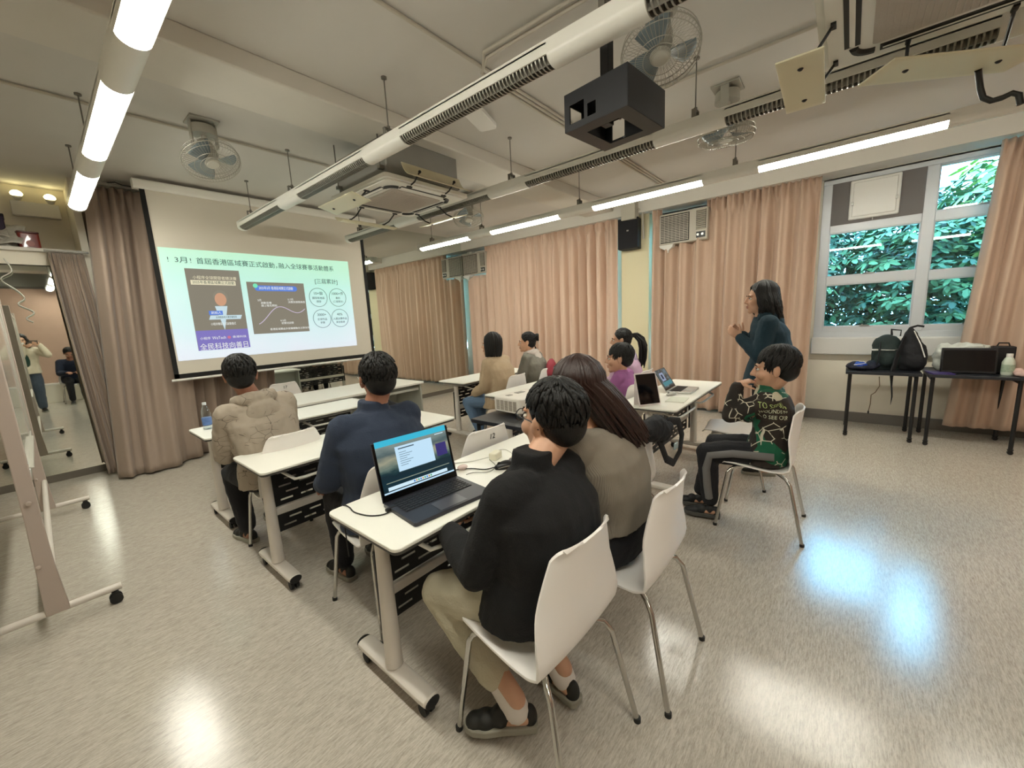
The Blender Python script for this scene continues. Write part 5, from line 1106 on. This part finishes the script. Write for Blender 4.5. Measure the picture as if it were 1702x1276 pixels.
person((3.53, 3.16, 0), .12, 'person in a beige cardigan and jeans seated at the front right table', dict(k=.97, lean=.04, yaw=.30, hair='bob', seed=7, skin=SKIN3, top=BEIGE, topname='cardigan', collar=.03, bulk=1.2, bot=JEAN, hem=-.18, fold=.025, wl=(-.14, .3, .62), wr=(.14, .3, .62), al=(-.13, .22, .085), kl=(-.14, .42, .5)))
r = person((4.24, 3.13, 0), .2, 'person with a hair clip in a grey hooded jacket seated right of the beige cardigan', dict(k=.94, lean=.1, yaw=.45, hair='bun', seed=8, skin=SKIN3, top=GREYJ, topname='jacket', hood=knit('hood_pale', '#c9bfb6'), bulk=1.18, bot=DKT, fold=.03))
M_ = root_M[r['label']][0]; cl = MB(); cl.tube([M_ @ V(p) for p in ((.03, -.135, .1), (.05, -.15, .06), (.045, -.15, .02), (.02, -.14, -.02))], .009, 6, flat=.6); cl.build('hair_clip', mat('clip_pearl', '#cfc9b8', .3), r, smooth=60)
m = MB(); m.ell((.02, -.19, .80), (.14, .05, .16)); link('back_panel', baked(m, 'back_panel', [mat('panel_red', '#a03a48', .7, var=.15)], .01, 3, .02, .08), r)
person((4.42, 1.92, 0), .12, 'person with a dark ponytail in a pale lilac top seated at the right', dict(k=.95, lean=.04, yaw=.36, hair='pony', seed=9, skin=SKIN, top=LILAC, topname='top', hood=knit('hood_lilac', '#b4a4c0'), bulk=1.08, bot=DKT))
person((3.60, 1.62, 0), .1, 'child in a purple sweater seated behind the long haired woman', dict(k=.80, lean=-.06, kh=1.15, yaw=.34, hair='boy', seed=10, skin=SKIN, top=PURP, topname='sweater', bulk=1.15, bot=DKT, collar=.02, kl=(-.1, .36, .5), kr=(.1, .36, .5), al=(-.1, .34, .1), ar=(.1, .34, .1), wl=(-.1, .3, .66), wr=(.1, .3, .66)))
r = person((4.11, .53, 0), .22, 'person standing in a dark teal hoodie with both hands raised', dict(stand=True, k=.975, lean=.02, yaw=.18, hair='wavy', seed=11, skin=SKIN, top=TEALB, topname='hoodie', hood=TEALB, bulk=1.12, bot=DKT, hem=-.16, wl=(-.07, .21, 1.23), wr=(.06, .19, 1.24), hl=((.05, .75, .6), (1, -.1, .1), .35), hr=((-.05, .7, .65), (-1, -.1, .1), .45), vox=.007))
BJ = boyjacket_mat()
rb = person((3.07, .26, 0), .04, 'boy in a lettered green and black jacket sitting with hand at his mouth', dict(k=.83, lean=-.03, dep=.92, kh=1.17, bend=.03, yaw=.12, pitch=-.05, hair='boy', seed=12, skin=SKIN, top=BJ, topname='jacket', bulk=1.16, bot=DKT, wide=1.2, cut=.86, vox=.006, collar=.02, fold=.022, hem=-.16, pelvis=(0, .10, .535), kl=(-.12, .45, .50), al=(-.12, .42, .10), kr=(.1, .44, .5), ar=(.02, .52, .10), sleeve=.9,
      wl=(-.13, .275, 1.0), pl=(-.25, 1, -.9), hl=((.25, -.75, .25), (.3, .0, -1), .55), wr=(-.02, .20, .80), pr=(.8, .3, -.5), hr=((-.85, .1, .05), (0, -1, .1), .5), ho=(0, -.05, .0), fl=(-.1, 1, 0), fr=(-.1, 1, 0), shoe=mat('sandal_black', '#1d1e20', .6), sole=mat('sandal_sole', '#4a4844', .7)))
st = MB()
for s, kk, aa in ((-1, V((-.12, .45, .50)), V((-.12, .42, .16))),):
    pts = [V((-.175, .05, .545)), V((-.185, .28, .535)), kk + V((-.072, -.03, .0)), kk.lerp(aa, .3) + V((-.066, -.0, 0)), kk.lerp(aa, .7) + V((-.06, 0, 0)), aa + V((-.05, 0, .02))]
    st.tube(pts, .026, 8, flat=1)
    st.v = [(v[0], v[1], v[2]) for v in st.v]
st.build('side_stripe', mat('stripe_grey', '#6c6a68', .8), rb, smooth=60)
cf = MB(); E1, W1 = None, None
# printed lettering wrapped onto the jacket back and side
jk = [c for c in rb.children if c.name.startswith('jacket')][0]
for i, (s, z) in enumerate((('TO SEE OUR', .885), ('WOUNDS TO', .845), ('TO SEE OUR', .805))):
    o = text('lettering', s, .036, mat('letter_white', '#d3d6b8', .7) if i != 0 else mat('letter_lime', '#c2d488', .7), rb, (-.19, .15, z), rot=(pi / 2, 0, -pi / 2 + .12), ext=0, width=.185)
    mm = o.matrix_basis; dg = None
    bm = bmesh.new(); bm.from_mesh(o.data); bmesh.ops.triangulate(bm, faces=bm.faces); bmesh.ops.subdivide_edges(bm, edges=[e for e in bm.edges if e.calc_length() > .02], cuts=1); bm.to_mesh(o.data); bm.free()
    q = o.modifiers.new('wrap', 'SHRINKWRAP'); q.target = jk; q.wrap_method = 'NEAREST_SURFACEPOINT'; q.offset = .003; q.wrap_mode = 'ABOVE_SURFACE'
# photographer and another person at the back of the room, seen in the mirror
CRM = knit('jacket_cream', '#cfc4ae')
r = person((-.16, -.36, 0), -.05, 'person in a cream jacket and face mask photographing, seen in the mirror', dict(stand=True, k=.96, lean=.0, yaw=0, hair='wavy', seed=13, skin=SKIN3, top=CRM, topname='jacket', bulk=1.15, bot=fabric('denim_dark', '#4a5666', .2), wide=1.25, wl=(.02, .20, 1.40), wr=(.24, .17, 1.44), hl=((.55, .6, .25), (.5, -.6, .3), .5), hr=((-.45, .6, .2), (-.6, -.5, .3), .5), vox=.009, pl=(-.35, .1, -1), pr=(.35, .1, -1)))
M_, N_, sp_, rx_, fw_, _s = root_M[r['label']]; m = MB(); m.ell((0, .055, -.055), (.052, .06, .042), M=M_); m.build('face_mask', mat('mask_white', '#e6e6e2', .7), r)
m = MB(); m.ell(sp_(.45) + V((0, .10, 0)), (.08, .09, .24)); m.build('green_shirt', mat('shirt_green', '#16382c', .8), r)
t = thing('phone', 'smartphone held up by the photographer, seen in the mirror', 'phone', (0, -.135, 1.5)); MB().prism(rrect(.15, .075, .01), -.004, .004, M=RX(pi / 2)).build('body', mat('phone_dark', '#5a5048', .3), t); MB().cyl((-.055, .004, .02), (-.055, .008, .02), .012).build('camera', BLACKP, t)
person((.52, -1.55, 0), .0, 'person in dark navy clothes sitting hunched at the back, seen in the mirror', dict(k=1.0, fat=1.05, lean=.35, yaw=0, pitch=-.5, hair='crew', seed=14, skin=SKIN2, top=knit('sweater_navy', '#141c30'), topname='sweater', bulk=1.15, bot=DKT, vox=.009, wl=(-.12, .4, .75), wr=(.12, .4, .75), pelvis=(0, -.1, .56)))
chair(.5, -1.62, 0, 'white chair under the hunched person at the back, seen in the mirror')
